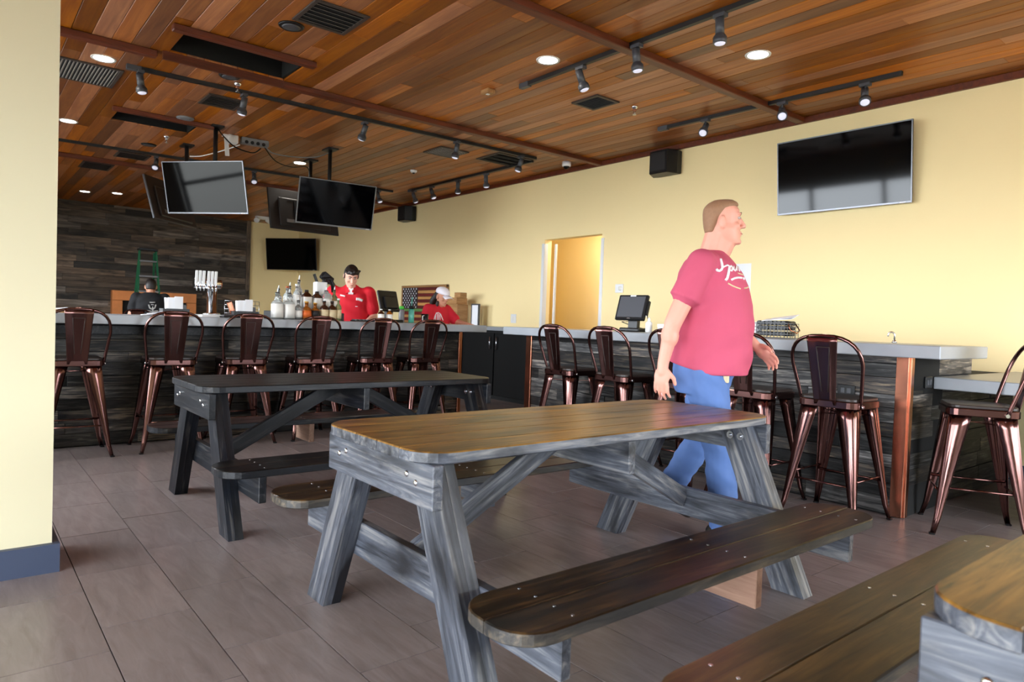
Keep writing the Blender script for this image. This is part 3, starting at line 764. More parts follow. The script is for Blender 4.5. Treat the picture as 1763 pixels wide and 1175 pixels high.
track('black spotlight track above the wall television', (-4.98, 6.08), (-2.50, 6.16), [(-4.389, 6.08), (-3.553, 6.12), (-2.797, 6.15)], [(0.35, -.9, -.9), (0.45, -.7, -.7), (0.3, -.55, -1)])
track('black spotlight track behind the hanging televisions', (-11.0, 0.6), (-10.75, 5.95), [(-10.95, 2.235), (-10.87, 3.594), (-10.80, 5.70)], [(.7, -.3, -1), (.7, -.2, -1), (.3, .2, -1)], False)
track('black spotlight track along the yellow wall near the bartenders', (-10.46, 6.116), (-7.2, 6.12), [(-10.309, 6.116), (-9.74, 6.116), (-8.986, 6.118), (-8.255, 6.12)], [(.1, .35, -1), (.35, .2, -1), (-.1, .1, -1), (.0, .1, -1)], True)

def vent(label, x, y, sx, sy, n, slat='vent_slat', along='x', mat='vent_metal', core='black_void'):
    t = empty('ceiling_vent', (x, y, H), 0, label, 'vent')
    MB().box((0, 0, -0.004), (sx - 0.03, sy - 0.03, 0.006)).build('core', core, t)
    w = 0.032; b = MB()
    for (cx, cy, dx, dy) in ((0, sy / 2 - w / 2, sx, w), (0, -sy / 2 + w / 2, sx, w), (sx / 2 - w / 2, 0, w, sy - 2 * w), (-sx / 2 + w / 2, 0, w, sy - 2 * w)): b.box((cx, cy, -0.007), (dx, dy, 0.014), None, 0.002)
    b.build('frame', mat, t)
    for i in range(n):
        f = (i + 0.5) / n - 0.5
        if along == 'x': MB().box((0, 0, 0), (sx - 2 * w, (sy - 2 * w) / n * 0.45, 0.004), Matrix.Rotation(R(25), 3, 'X')).build('slat', slat, t, (0, f * (sy - 2 * w), -0.011))
        else: MB().box((0, 0, 0), ((sx - 2 * w) / n * 0.45, sy - 2 * w, 0.004), Matrix.Rotation(R(25), 3, 'Y')).build('slat', slat, t, (f * (sx - 2 * w), 0, -0.011))
    return t
vent('striped ceiling grille beside the cream wall end', -7.70, 0.87, 0.66, 0.70, 22, 'vent_slat', 'x')
vent('dark square vent near the top left of the ceiling', -4.92, 2.16, 0.44, 0.42, 6, 'vent_metal', 'y')
vent('dark square vent under the long spotlight track', -7.68, 2.19, 0.42, 0.38, 6, 'vent_metal', 'y')
vent('open black vent hole beside the red sprinkler', -4.89, 4.95, 0.36, 0.32, 7, 'black_metal', 'x')
vent('striped square vent before the far end of the long track', -7.72, 5.05, 0.44, 0.44, 8, 'vent_slat', 'y')
vent('black square panel at the far end of the long track', -7.46, 5.84, 0.52, 0.60, 3, 'black_metal', 'y', 'vent_metal')
vent('dark vent left of the far spotlight track', -11.35, 2.0, 0.42, 0.42, 6, 'vent_metal', 'y')
vent('dim dark vent near the far plank wall ceiling', -12.6, 1.72, 0.6, 0.42, 6, 'vent_metal', 'y')
for (x, y, lab, mt) in ((-5.28, 2.0, 'round dark ceiling speaker next to the top left vent', 'black_plastic'), (-6.80, 2.0, 'round dark ceiling speaker below the large open bay', 'black_plastic'), (-8.65, 2.06, 'round pale ceiling speaker beside the small open bay', 'mid_grey'), (-10.41, 2.03, 'round dark ceiling speaker left of the sprinkler', 'black_plastic')):
    t = empty('ceiling_speaker', (x, y, H), 0, lab, 'speaker')
    MB().lathe([(0.075, -0.014), (0.09, -0.012), (0.098, 0.0)], 20).build('rim', mt, t); MB().lathe([(0, -0.018), (0.05, -0.017), (0.076, -0.013)], 20).build('grille', 'grey_plastic' if mt == 'black_plastic' else mt, t)
def sprinkler(x, y, lab, red=True):
    t = empty('sprinkler', (x, y, H), 0, lab, 'sprinkler')
    MB().lathe([(0.036, 0), (0.034, -0.012), (0.02, -0.03), (0.012, -0.034)], 14).build('escutcheon', 'chrome', t)
    MB().lathe([(0.019, -0.034), (0.019, -0.046), (0.010, -0.05)], 12).build('body', 'copper_strip' if red else 'chrome', t)
    MB().cyl((-0.012, 0, -0.05), (-0.006, 0, -0.085), 0.003, None, 6).cyl((0.012, 0, -0.05), (0.006, 0, -0.085), 0.003, None, 6).cyl((0, 0, -0.085), (0, 0, -0.088), 0.02, None, 12).build('deflector', 'silver', t)
sprinkler(-4.70, 5.32, 'sprinkler head beside the open black vent')
sprinkler(-9.72, 2.10, 'sprinkler head left of the hanging televisions', False)
sprinkler(-6.95, 2.12, 'brass sprinkler head beside the long spotlight track')
t = empty('sensor_box', (-5.37, 3.97, H), 0, 'small beige sensor box on the middle of the ceiling', 'sensor')
MB().box((0, 0, -0.02), (0.12, 0.09, 0.04), None, 0.006).build('case', 'crate_wood', t, rnd=.4); MB().box((0, 0, -0.042), (0.03, 0.03, 0.006)).build('eye', 'white_plastic', t)
t = empty('smoke_detector', (-9.03, 5.34, H), 0, 'small white detector near the bartender end of the ceiling', 'detector')
MB().lathe([(0.05, 0), (0.05, -0.025), (0.035, -0.04), (0, -0.042)], 16).build('case', 'white_plastic', t); MB().lathe([(0.02, -0.041), (0.015, -0.055), (0, -0.056)], 12).build('sensor', 'black_plastic', t)
t = empty('emergency_light', (-16.0, 5.5, H), 0, 'small white twin-head fixture by the far plank wall', 'light')
MB().box((0, 0, -0.04), (0.1, 0.3, 0.07), None, 0.01).build('case', 'white_plastic', t)
for s in (-1, 1): MB().cyl((0.0, s * 0.1, -0.07), (0.08, s * 0.16, -0.12), 0.05, 0.06, 12).build('lamp_head', 'white_plastic', t)
t = empty('security_camera', (-6.95, 6.52, H), 0, 'white dome security camera where the beam meets the yellow wall', 'camera')
MB().lathe([(0.062, 0.0), (0.064, -0.05), (0.058, -0.062), (0.04, -0.064)], 20).build('housing', 'white_plastic', t)
MB().lathe([(0.044, -0.060), (0.040, -0.08), (0.025, -0.096), (0, -0.102)], 18).build('dome', 'tv_screen', t)
# power strip / splitter with cables between the hanging televisions
t = empty('signal_splitter', (-9.03, 2.95, H - 0.03), R(86), 'grey cable splitter box on the ceiling above the hanging televisions', 'splitter')
MB().box((0.03, 0, -0.01), (0.34, 0.10, 0.08), None, 0.008).build('case', 'mid_grey', t)
MB().box((-0.24, 0, -0.02), (0.12, 0.12, 0.10), None, 0.006).build('junction_box', 'white_plastic', t)
for i in range(4): MB().cyl((-0.08 + i * 0.07, -0.06, -0.03), (-0.08 + i * 0.07, -0.045, -0.03), 0.022, None, 10).build('port', 'black_plastic', t)
def cable(lab, pts, r, mat):
    P = [V(p) for p in pts]; Q = []
    for i in range(len(P) - 1):
        p0, p1, p2, p3 = P[max(i - 1, 0)], P[i], P[i + 1], P[min(i + 2, len(P) - 1)]
        for k in range(6):
            u = k / 6; Q.append(0.5 * ((2 * p1) + (p2 - p0) * u + (2 * p0 - 5 * p1 + 4 * p2 - p3) * u * u + (3 * p1 - p0 - 3 * p2 + p3) * u ** 3))
    Q.append(P[-1]); c = P[0]
    tag(MB().tube([q - c for q in Q], r, 6).build('cable', mat, None, c), lab, 'cable')
cable('dark cable from the splitter to the pole of the bright television', [(-8.76, 2.46, H - 0.03), (-8.85, 2.55, H - 0.08), (-8.95, 2.72, H - 0.16), (-9.0, 2.95, H - 0.18), (-9.02, 3.06, H - 0.1)], 0.008, 'black_plastic')
cable('grey cable looping from the splitter towards the right poles', [(-9.02, 3.12, H - 0.07), (-8.95, 3.2, H - 0.15), (-8.85, 3.45, H - 0.17), (-8.75, 3.7, H - 0.14), (-8.7, 3.84, H - 0.07)], 0.007, 'mid_grey')
cable('black cable sagging from the splitter to the back-facing television', [(-9.02, 3.10, H - 0.07), (-9.15, 3.3, H - 0.2), (-9.35, 3.6, H - 0.2), (-9.55, 3.9, H - 0.12), (-9.6, 3.98, H - 0.3)], 0.007, 'black_plastic')
cable('white cable along the ceiling to the left pole', [(-9.05, 2.8, H - 0.1), (-9.4, 2.7, H - 0.13), (-9.8, 2.55, H - 0.16), (-10.0, 2.45, H - 0.15)], 0.007, 'white_plastic')
t = empty('cable_hook', (-8.93, 2.60, H - 0.05), 0, 'clear strap hanging below the splitter box', 'strap')
MB().bar((0, 0, 0), (0.0, 0.02, -0.24), 0.05, 0.01, (1, 0, 0)).build('strap', 'white_plastic', t); MB().box((0, 0, 0.005), (0.08, 0.08, 0.02)).build('clip', 'white_plastic', t)

# ================================================================== WALL ITEMS
def wall_speaker(x, z, lab):
    t = empty('wall_speaker', (x, D, z), 0, lab, 'speaker')
    out = [(-0.19, -0.06), (-0.10, -0.24), (0.16, -0.24), (0.21, -0.10), (0.21, -0.02), (-0.10, -0.02)]
    MB().prism(out, -0.15, 0.13, 0.01).build('cabinet', 'black_plastic', t)
    MB().box((0.03, -0.243, -0.01), (0.22, 0.008, 0.22), None, 0.003).build('grille', 'black_metal', t)
    MB().cyl((0.02, -0.1, 0.12), (-0.02, -0.01, 0.17), 0.012, None, 8).build('bracket', 'silver', t)
wall_speaker(-5.45, 3.17, 'black angled speaker on the yellow wall, left of the large television')
wall_speaker(-11.6, 3.16, 'black angled speaker on the yellow wall near the bartender')
def plate(x, z, lab, w=0.115, h=0.115, y=D, kind='switch'):
    t = empty('wall_plate', (x, y, z), 0, lab, kind)
    MB().box((0, -0.004, 0), (w, 0.008, h), None, 0.002).build('plate', 'white_plastic', t)
    for d in (-0.023, 0.023): MB().box((d, -0.010, 0), (0.03, 0.006, 0.065), None, 0.001).build('rocker', 'white_paint', t)
    return t
plate(-8.37, 1.21, 'white double switch plate on the yellow wall left of the doorway', 0.13, 0.14)
plate(-7.42, 1.46, 'switch plate on the hall wall inside the doorway', 0.13, 0.14, D + 1.25)
plate(-5.76, 1.36, 'white outlet plate with two black plugs beside the terminal', 0.15, 0.15, D, 'outlet')
for dz in (-0.03, 0.03):
    t = tag(MB().box((-0.02, -0.03, 0), (0.05, 0.03, 0.028), None, 0.005).build('power_plug', 'black_plastic', None, (-5.78, D - 0.012, 1.36 + dz)), '%s black power plug in the outlet beside the terminal' % ('upper' if dz > 0 else 'lower'), 'plug')
t = empty('thermostat', (-6.17, D, 1.65), 0, 'white thermostat on the yellow wall above the terminal', 'thermostat')
MB().box((0, -0.012, 0), (0.135, 0.024, 0.115), None, 0.006).build('case', 'white_plastic', t); MB().lathe([(0, 0.008), (0.03, 0.006), (0.032, 0)], 16).build('dial', 'white_paint', t, (0.02, -0.024, 0), (R(90), 0, 0))
tag(MB().box((0, -0.002, 0), (0.28, 0.004, 0.36), None, 0.0).build('paper_sheet', 'paper', None, (-4.39, D, 1.72)), 'white sheet taped to the yellow wall behind the walking man', 'paper')

# wooden flag standing on the back counter
fx0, fx1, fz0, fz1, fy = -11.75, -10.20, 1.076, 1.78, D - 0.05
t = empty('wooden_flag', ((fx0 + fx1) / 2, fy, fz0), 0, 'wooden striped flag with a star field and one green stripe', 'wall art')
wood('flag_red', [srgb(88, 22, 20), srgb(122, 36, 30)], rough=0.6); wood('flag_tan', [srgb(190, 130, 70), srgb(214, 160, 96)], rough=0.6); wood('flag_green', [srgb(84, 120, 62), srgb(110, 146, 80)], rough=0.6); wood('flag_dark', [srgb(30, 18, 18), srgb(50, 30, 28)], rough=0.6)
FW = fx1 - fx0; FH = fz1 - fz0; sh = (FH - 0.08) / 11
MB().box((0, 0.01, FH / 2), (FW, 0.03, FH)).build('backing', 'flag_dark', t, rnd=.3)
for (p0, p1) in (((-FW / 2, 0, FH - 0.02), (FW / 2, 0, FH - 0.02)), ((-FW / 2, 0, 0.02), (FW / 2, 0, 0.02))): board('frame_rail', 'crate_wood', t, p0, p1, 0.04, 0.06, (0, -1, 0))
for x in (-FW / 2 + 0.02, FW / 2 - 0.02): board('frame_stile', 'crate_wood', t, (x, 0, 0.04), (x, 0, FH - 0.04), 0.04, 0.06, (0, -1, 0))
for i in range(11):
    z = FH - 0.04 - sh * (i + 0.5); mt = 'flag_green' if i == 7 else ('flag_red' if i % 2 == 0 else 'flag_tan')
    x0 = -FW / 2 + 0.04 + (FW * 0.36 if i < 7 else 0)
    board('stripe', mt, t, (x0, -0.012, z), (FW / 2 - 0.04, -0.012, z), sh - 0.004, 0.02, (0, -1, 0))
board('star_field', 'flag_dark', t, (-FW / 2 + 0.04, -0.014, FH - 0.04 - 3.5 * sh), (-FW / 2 + 0.04 + FW * 0.36 - 0.006, -0.014, FH - 0.04 - 3.5 * sh), 7 * sh - 0.004, 0.02, (0, -1, 0))
star = []
for i in range(10):
    a = R(90 + 36 * i); r = 0.020 if i % 2 == 0 else 0.009; star.append((r * math.cos(a), r * math.sin(a)))
sme = MB().prism(star, 0, 0.004).mesh('star'); sme.materials.append(M['paper'])
for r_ in range(9):
    for c_ in range(6 if r_ % 2 == 0 else 5):
        o = bpy.data.objects.new('star', sme); link(o, t); o.rotation_euler = (R(90), 0, 0)
        o.location = (-FW / 2 + 0.04 + FW * 0.36 * ((c_ + (0.5 if r_ % 2 == 0 else 1.0)) / 6.0) - 0.02 + 0.012, -0.024, FH - 0.04 - 7 * sh * (r_ + 0.6) / 9.2)
# boxes, mirror panel and bottles by the woman, on the back counter
BZ = 1.075
def crate(x, y, z, sx, sy, sz, lab):
    t = empty('wooden_box', (x, y, z), 0, lab, 'box')
    for s in (-1, 1):
        board('side_panel', 'crate_wood', t, (-sx / 2, s * (sy / 2 - 0.006), sz / 2), (sx / 2, s * (sy / 2 - 0.006), sz / 2), sz, 0.012, (0, s, 0))
        board('end_panel', 'crate_wood', t, (s * (sx / 2 - 0.006), -sy / 2 + 0.012, sz / 2), (s * (sx / 2 - 0.006), sy / 2 - 0.012, sz / 2), sz, 0.012, (s, 0, 0))
    board('lid', 'crate_wood', t, (-sx / 2 + 0.012, 0, sz - 0.008), (sx / 2 - 0.012, 0, sz - 0.008), sy - 0.024, 0.012)
crate(-9.42, 6.5, BZ, 0.26, 0.22, 0.34, 'tall wooden box beside the mirror on the back counter')
crate(-9.50, 6.5, BZ + 0.34, 0.36, 0.22, 0.11, 'flat wooden box stacked on the tall box behind the woman')
crate(-9.36, 6.5, BZ + 0.45, 0.16, 0.14, 0.085, 'small wooden box topping the stack behind the woman')
crate(-9.82, 6.55, BZ, 0.30, 0.22, 0.30, 'open wooden box half hidden behind the woman')
t = empty('mirror', (-9.10, 6.62, BZ), R(0), 'framed white panel leaning at the end of the back counter', 'mirror')
MB().box((0, 0, 0.17), (0.17, 0.012, 0.33)).build('panel', 'paper', t); MB().box((0, 0.004, 0.345), (0.21, 0.03, 0.022)).box((0.095, 0.004, 0.17), (0.022, 0.03, 0.34)).box((-0.095, 0.004, 0.17), (0.022, 0.03, 0.34)).build('frame', 'grey_plastic', t)
def flask(x, y, z, lab, body, capm, h=0.25, r=0.036):
    t = empty('water_bottle', (x, y, z), 0, lab, 'bottle')
    MB().lathe([(r * .9, 0), (r, 0.01), (r, h * .72), (r * .8, h * .8)], 14).build('body', body, t); MB().lathe([(r * .82, h * .8), (r * .86, h * .97), (r * .5, h)], 14).build('cap', capm, t)
plain('cap_green', srgb(70, 190, 60), 0.4); plain('teal_plastic', srgb(90, 200, 180), 0.3, trans=0.3); plain('bottle_grey', srgb(120, 120, 125), 0.3)
flask(-6.97, 4.02, 1.107, 'grey drinking bottle with green cap on the long counter', 'bottle_grey', 'cap_green', 0.19, 0.034)
flask(-6.97, 4.15, 1.107, 'clear teal tumbler with straw on the long counter', 'teal_plastic', 'black_plastic', 0.20, 0.034)
tag(MB().cyl((0, 0, 0), (0.012, 0, 0.10), 0.005, None, 6).build('straw', 'teal_plastic', None, (-6.97, 4.15, 1.305)), 'teal straw standing in the tumbler', 'straw')
t = empty('black_mug', (-6.96, 4.33, 1.107), 0, 'black mug on the long counter next to the woman', 'mug')
MB().lathe([(0.038, 0), (0.044, 0.01), (0.044, 0.11), (0.038, 0.11), (0.038, 0.02), (0, 0.02)], 16).build('cup', 'black_plastic', t); MB().tube([(0.03, -0.03, 0.09), (0.045, -0.06, 0.085), (0.045, -0.06, 0.035), (0.03, -0.03, 0.025)], 0.006, 6).build('handle', 'white_plastic', t)

# ================================================================== LONG BAR: BOTTLES
CZ = 1.107
def glass(name, col, rough=0.05, tr=0.85):
    plain(name, col, rough, trans=tr)
glass('glass_clear', (0.9, 0.95, 0.95, 1)); glass('glass_amber', srgb(190, 110, 30), tr=0.6); glass('glass_dark', srgb(70, 34, 14), tr=0.4); glass('glass_green', srgb(160, 170, 120), tr=0.6)
plain('label_white', srgb(236, 236, 232), 0.6); plain('label_tan', srgb(214, 196, 158), 0.6); plain('label_orange', srgb(206, 96, 30), 0.6); plain('label_black', srgb(24, 22, 24), 0.6); plain('gold_cap', srgb(200, 150, 60), 0.3, 0.8); plain('copper_cap', srgb(176, 92, 56), 0.35, 0.6)
def bottle(x, y, z, lab, h, r, mat, label, capm, spout=False, sq=0.0, lf=(0.12, 0.5), neck=0.55):
    t = empty('liquor_bottle', (x, y, z), 0, lab, 'bottle', 'bottles on the long bar')
    rn = r * 0.36
    MB().lathe([(r * .92, 0), (r, 0.008), (r, h * neck), (r * .9, h * (neck + .06)), (rn, h * (neck + .17)), (rn, h * .9), (rn * 1.15, h * .9), (rn * 1.15, h * .93)], 16, (0, 0, 0), sq).build('glass', mat, t)
    MB().lathe([(r * 1.015, h * lf[0]), (r * 1.015, h * lf[1])], 16, (0, 0, 0), sq).build('label', label, t)
    if spout:
        MB().lathe([(rn * 1.1, h * .92), (rn * 1.2, h * .95), (rn * .7, h * .97)], 10).build('stopper', 'black_plastic', t)
        MB().cyl((0, 0, h * .97), (0.012, 0, h * 1.1), 0.007, 0.005, 8).build('pour_spout', 'white_plastic', t)
    else: MB().lathe([(rn * 1.25, h * .93), (rn * 1.25, h * 1.0), (0, h * 1.0)], 12).build('cap', capm, t)
xf, xm, xb = -6.62, -6.76, -6.88
bottle(xf, 2.44, CZ, 'large white-labelled clear bottle at the left end of the bottle cluster', 0.27, 0.052, 'glass_clear', 'label_white', 'black_plastic', True, 0.5, (0.06, 0.55))
bottle(xf, 2.555, CZ, 'large white-labelled clear bottle second from the left of the cluster', 0.27, 0.052, 'glass_clear', 'label_white', 'black_plastic', True, 0.5, (0.06, 0.55))
bottle(xf, 2.65, CZ, 'clear squat bottle with silver label at the front of the cluster', 0.20, 0.040, 'glass_clear', 'label_white', 'silver', True, 0.0, (0.12, 0.45))
bottle(xf, 2.735, CZ, 'amber bottle with orange label and gold cap', 0.185, 0.046, 'glass_amber', 'label_orange', 'gold_cap', False, 0.3, (0.15, 0.5))
bottle(xf, 2.825, CZ, 'amber bottle with black label and gold cap', 0.175, 0.044, 'glass_amber', 'label_black', 'gold_cap', False, 0.0, (0.2, 0.55))
bottle(xf, 2.92, CZ, 'dark whiskey bottle with tan label, left of the pair', 0.20, 0.040, 'glass_dark', 'label_tan', 'black_plastic', False, 0.4, (0.08, 0.55), 0.62)
bottle(xf, 3.005, CZ, 'dark whiskey bottle with tan label, right of the pair', 0.20, 0.040, 'glass_dark', 'label_tan', 'black_plastic', False, 0.4, (0.08, 0.55), 0.62)
RZ = CZ + 0.09
t = tag(MB().box((0, 0, 0.04), (0.26, 0.75, 0.08), None, 0.004).build('bottle_riser', 'black_plastic', None, (-6.82, 2.80, CZ)), 'black step riser carrying the rear bottles', 'riser')
RZ = CZ + 0.08
bottle(xm, 2.50, RZ, 'clear bottle with long spout at the rear left of the cluster', 0.23, 0.036, 'glass_clear', 'label_white', 'black_plastic', True)
bottle(xm, 2.59, RZ, 'clear bottle with copper-coloured neck band', 0.25, 0.040, 'glass_clear', 'label_white', 'copper_cap', False, 0, (0.1, 0.5), 0.6)
bottle(xb, 2.66, RZ, 'clear bottle with copper cap and spout behind the others', 0.27, 0.036, 'glass_clear', 'label_white', 'copper_cap', True)
bottle(xm, 2.685, RZ, 'tall frosted bottle with a white cap', 0.28, 0.034, 'glass_clear', 'label_white', 'white_plastic', False, 0, (0.1, 0.6), 0.62)
bottle(xb, 2.755, RZ, 'tallest clear bottle with a slim white spout', 0.34, 0.038, 'glass_clear', 'label_white', 'black_plastic', True, 0, (0.1, 0.5), 0.6)
bottle(xm, 2.79, RZ, 'square white-labelled bottle with black cap, left of the pair', 0.225, 0.044, 'glass_dark', 'label_white', 'black_plastic', False, 0.7, (0.12, 0.68), 0.72)
bottle(xm, 2.90, RZ, 'square white-labelled bottle with black cap, right of the pair', 0.215, 0.044, 'glass_dark', 'label_white', 'black_plastic', False, 0.7, (0.12, 0.68), 0.72)
bottle(xm, 3.00, RZ, 'clear square bottle with a dark emblem label', 0.24, 0.050, 'glass_clear', 'label_white', 'white_plastic', True, 0.7, (0.1, 0.6), 0.72)
bottle(xm, 3.09, RZ, 'pale green bottle at the right of the cluster', 0.25, 0.038, 'glass_green', 'label_white', 'black_plastic', True, 0, (0.1, 0.5), 0.6)
bottle(xf, 3.075, CZ, 'cream-labelled bottle beside the bartender arm', 0.23, 0.032, 'glass_green', 'label_tan', 'white_plastic', False, 0, (0.1, 0.5), 0.6)
t = empty('napkin_box', (-6.89, 2.99, RZ), 0, 'white box with black bar tools sticking out behind the bottles', 'box')
MB().box((0, 0, 0.16), (0.09, 0.12, 0.32), None, 0.006).build('case', 'white_plastic', t)
MB().bar((0, -0.03, 0.30), (0, -0.07, 0.40), 0.022, 0.022).build('tool_handle', 'black_plastic', t); MB().tube([(0, 0.03, 0.30), (0, 0.05, 0.36), (0, 0.11, 0.36), (0, 0.14, 0.30), (0, 0.15, 0.22)], 0.022, 8).build('tool_loop', 'black_plastic', t)
t = empty('bar_gun', (-7.70, 3.42, 1.60), 0, 'black camera-like device behind the bartender shoulder', 'device')
MB().box((0, 0, 0), (0.08, 0.15, 0.09), Matrix.Rotation(R(-35), 3, 'X'), 0.012).build('body', 'black_plastic', t); MB().cyl((0, 0.03, -0.02), (0, 0.10, -0.10), 0.03, 0.028, 10).build('grip', 'black_plastic', t)
MB().cyl((0, 0.07, -0.08), (0, 0.12, -0.55), 0.012, None, 8).cyl((0, 0.12, -0.55), (0, 0.12, -1.60), 0.014, None, 8).build('stand', 'black_metal', t)

# draft tower
t = empty('beer_tap_tower', (-6.75, 1.87, CZ + 0.023), 0, 'chrome draft beer tower with white tap handles on the long bar', 'beer tap')
MB().lathe([(0.075, 0), (0.075, 0.01), (0.045, 0.02), (0.045, 0.30)], 20).build('column', 'chrome', t)
MB().cyl((0, -0.16, 0.285), (0, 0.07, 0.285), 0.045, None, 18).build('manifold', 'chrome', t)
MB().ell((0, 0.07, 0.285), (0.045, 0.02, 0.045), None, 14, 8).build('end_cap', 'copper_strip', t)
for i in range(6):
    y = -0.155 + i * 0.031 + (0.012 if i > 2 else 0)
    hd = MB().box((0.075, y, 0.335), (0.012, 0.024, 0.13), Matrix.Rotation(R(8), 3, 'Y'), 0.003).build('tap_handle', 'white_plastic', t)
    MB().cyl((0.04, y, 0.265), (0.085, y, 0.265), 0.009, None, 8).cyl((0.082, y, 0.27), (0.088, y, 0.215), 0.008, 0.006, 8).build('faucet', 'chrome', hd)
# caddies, papers, trays
def caddy(x, y, lab, wire=False):
    t = empty('napkin_caddy', (x, y, CZ), 0, lab, 'caddy')
    b = MB().box((0, 0, 0.005), (0.14, 0.22, 0.01)).box((0.066, 0, 0.035), (0.008, 0.22, 0.06)).box((-0.066, 0, 0.035), (0.008, 0.22, 0.06)).box((0, -0.106, 0.035), (0.124, 0.008, 0.06)).box((0, 0.106, 0.035), (0.124, 0.008, 0.06))
    b.build('tray', 'black_plastic', t)
    MB().box((0.05, -0.03, 0.10), (0.004, 0.07, 0.13)).box((0.062, 0.02, 0.105), (0.004, 0.07, 0.14)).build('menu_card', 'paper', t)
    MB().box((0.02, -0.03, 0.095), (0.05, 0.10, 0.14), Matrix.Rotation(R(4), 3, 'X')).build('napkin_stack', 'paper', t)
    MB().box((0.0, 0.075, 0.06), (0.06, 0.04, 0.09), None, 0.004).build('holder', 'grey_plastic', t)
    if wire:
        b = MB()
        for i in range(9): b.cyl((-0.07, -0.16 + i * 0.04, 0.003), (-0.07, -0.16 + i * 0.04, 0.16), 0.0025, None, 5)
        for i in range(5): b.cyl((-0.07, -0.16, 0.004 + i * 0.039), (-0.07, 0.16, 0.004 + i * 0.039), 0.0025, None, 5)
        b.build('wire_grid', 'silver', t)
        MB().box((-0.04, -0.11, 0.09), (0.02, 0.05, 0.12), Matrix.Rotation(R(20), 3, 'X'), 0.006).build('condiment_packet', 'copper_strip', t)
caddy(-6.72, 1.545, 'black caddy holding white napkins left of the beer taps')
caddy(-6.62, 2.13, 'black caddy with napkins and wire rack right of the beer taps', True)
t = empty('paper_stack', (-6.75, 0.70, CZ), R(10), 'loose papers beside a brown tray at the left end of the long bar', 'papers')
MB().box((0, 0, 0.012), (0.2, 0.28, 0.024)).build('tray', 'crate_wood', t, rnd=.6); MB().box((0, -0.04, 0.032), (0.18, 0.2, 0.004), Matrix.Rotation(R(6), 3, 'X')).build('sheet', 'paper', t)
t = empty('folded_paper', (-6.55, 1.33, CZ), R(-8), 'crumpled white paper on the long bar beside the first napkin caddy', 'paper')
MB().box((0, 0, 0.014), (0.12, 0.17, 0.006), Matrix.Rotation(R(7), 3, 'X')).build('sheet', 'paper', t); MB().box((0.01, 0.02, 0.026), (0.1, 0.12, 0.004), Matrix.Rotation(R(10), 3, 'X')).build('sheet', 'paper', t)
tag(MB().box((0, 0, 0.012), (0.26, 0.22, 0.024), None, 0.004).build('bar_mat', 'white_plastic', None, (-6.70, 1.845 + 0.0, CZ - 0.0009)), 'white drip tray under the beer tower', 'tray')
t = empty('black_pouch', (-6.60, 1.97, CZ), R(4), 'flat black folder lying beside the beer tower', 'folder')
MB().box((0.07, -0.03, 0.012), (0.10, 0.10, 0.018), Matrix.Rotation(R(5), 3, 'X'), 0.005).build('cover', 'black_plastic', t); MB().box((0.07, -0.03, 0.026), (0.08, 0.08, 0.004), Matrix.Rotation(R(5), 3, 'X')).build('flap', 'grey_plastic', t)
t = empty('tool_tray', (-6.62, 3.36, CZ), 0, 'grey tray of bar tools in front of the bartender', 'tray')
MB().box((0, 0, 0.006), (0.12, 0.24, 0.012)).build('base', 'black_plastic', t)
for i in range(6): MB().box((0, -0.1 + i * 0.04, 0.018), (0.10, 0.018, 0.012), None, 0.003).build('tool', 'mid_grey', t)
# order screen seen from behind, and syrup bottles
t = empty('point_of_sale', (-6.86, 3.80, CZ), R(18), 'black order screen seen from behind next to the bartender', 'monitor')
MB().box((0, 0, 0.015), (0.22, 0.24, 0.03), None, 0.008).build('base', 'black_plastic', t)
MB().bar((-0.02, 0, 0.03), (0.0, 0, 0.22), 0.10, 0.06, (1, 0, 0), 0.01).build('stand', 'black_plastic', t)
MB().box((-0.02, 0, 0.235), (0.035, 0.30, 0.24), Matrix.Rotation(R(-16), 3, 'Y'), 0.01).box((0.01, 0, 0.22), (0.04, 0.2, 0.14), Matrix.Rotation(R(-16), 3, 'Y'), 0.01).build('display', 'black_plastic', t)
for i, (y, mt) in enumerate(((3.53, 'glass_dark'), (3.63, 'glass_amber'))):
    bottle(-6.55, y, CZ, 'white-labelled syrup bottle in front of the order screen, %s' % ('dark one' if i == 0 else 'amber one'), 0.14, 0.032, mt, 'label_white', 'white_plastic', False, 0.2, (0.1, 0.62), 0.66)

# ================================================================== NEAR BAR ITEMS
t = empty('terminal', (-4.33, 4.98, 1.108), R(8), 'black touch-screen order terminal on the near counter', 'terminal')
MB().box((0.02, 0.02, 0.018), (0.22, 0.2, 0.036), None, 0.01).build('base', 'black_plastic', t)
MB().bar((0, 0.04, 0.03), (0, 0.05, 0.20), 0.10, 0.05, (0, 1, 0)).build('stand', 'black_plastic', t)
d = MB().box((0, 0, 0), (0.32, 0.04, 0.25), None, 0.008).build('display', 'black_plastic', t, (0, 0, 0.225), (R(-18), 0, 0))
MB().box((0, -0.021, 0.004), (0.275, 0.003, 0.205)).build('screen', 'grey_plastic', d); MB().box((0, -0.0215, 0.113), (0.06, 0.003, 0.012)).build('sticker', 'white_plastic', d); MB().box((0, -0.0215, -0.112), (0.04, 0.003, 0.008)).build('badge', 'silver', d)
MB().box((0.168, 0.01, 0.0), (0.02, 0.03, 0.14), None, 0.004).build('card_reader', 'black_plastic', d)
cable('black power cord hanging from the terminal to the wall outlet', [(-5.79, D - 0.04, 1.33), (-5.7, 6.5, 1.22), (-5.0, 5.6, 1.2), (-4.2, 5.08, 1.13), (-4.16, 5.02, 1.20), (-4.17, 5.0, 1.30)], 0.005, 'black_plastic')
t = empty('spray_bottle', (-4.12, 4.98, 1.108), 0, 'white squeeze bottle beside the order terminal', 'bottle')
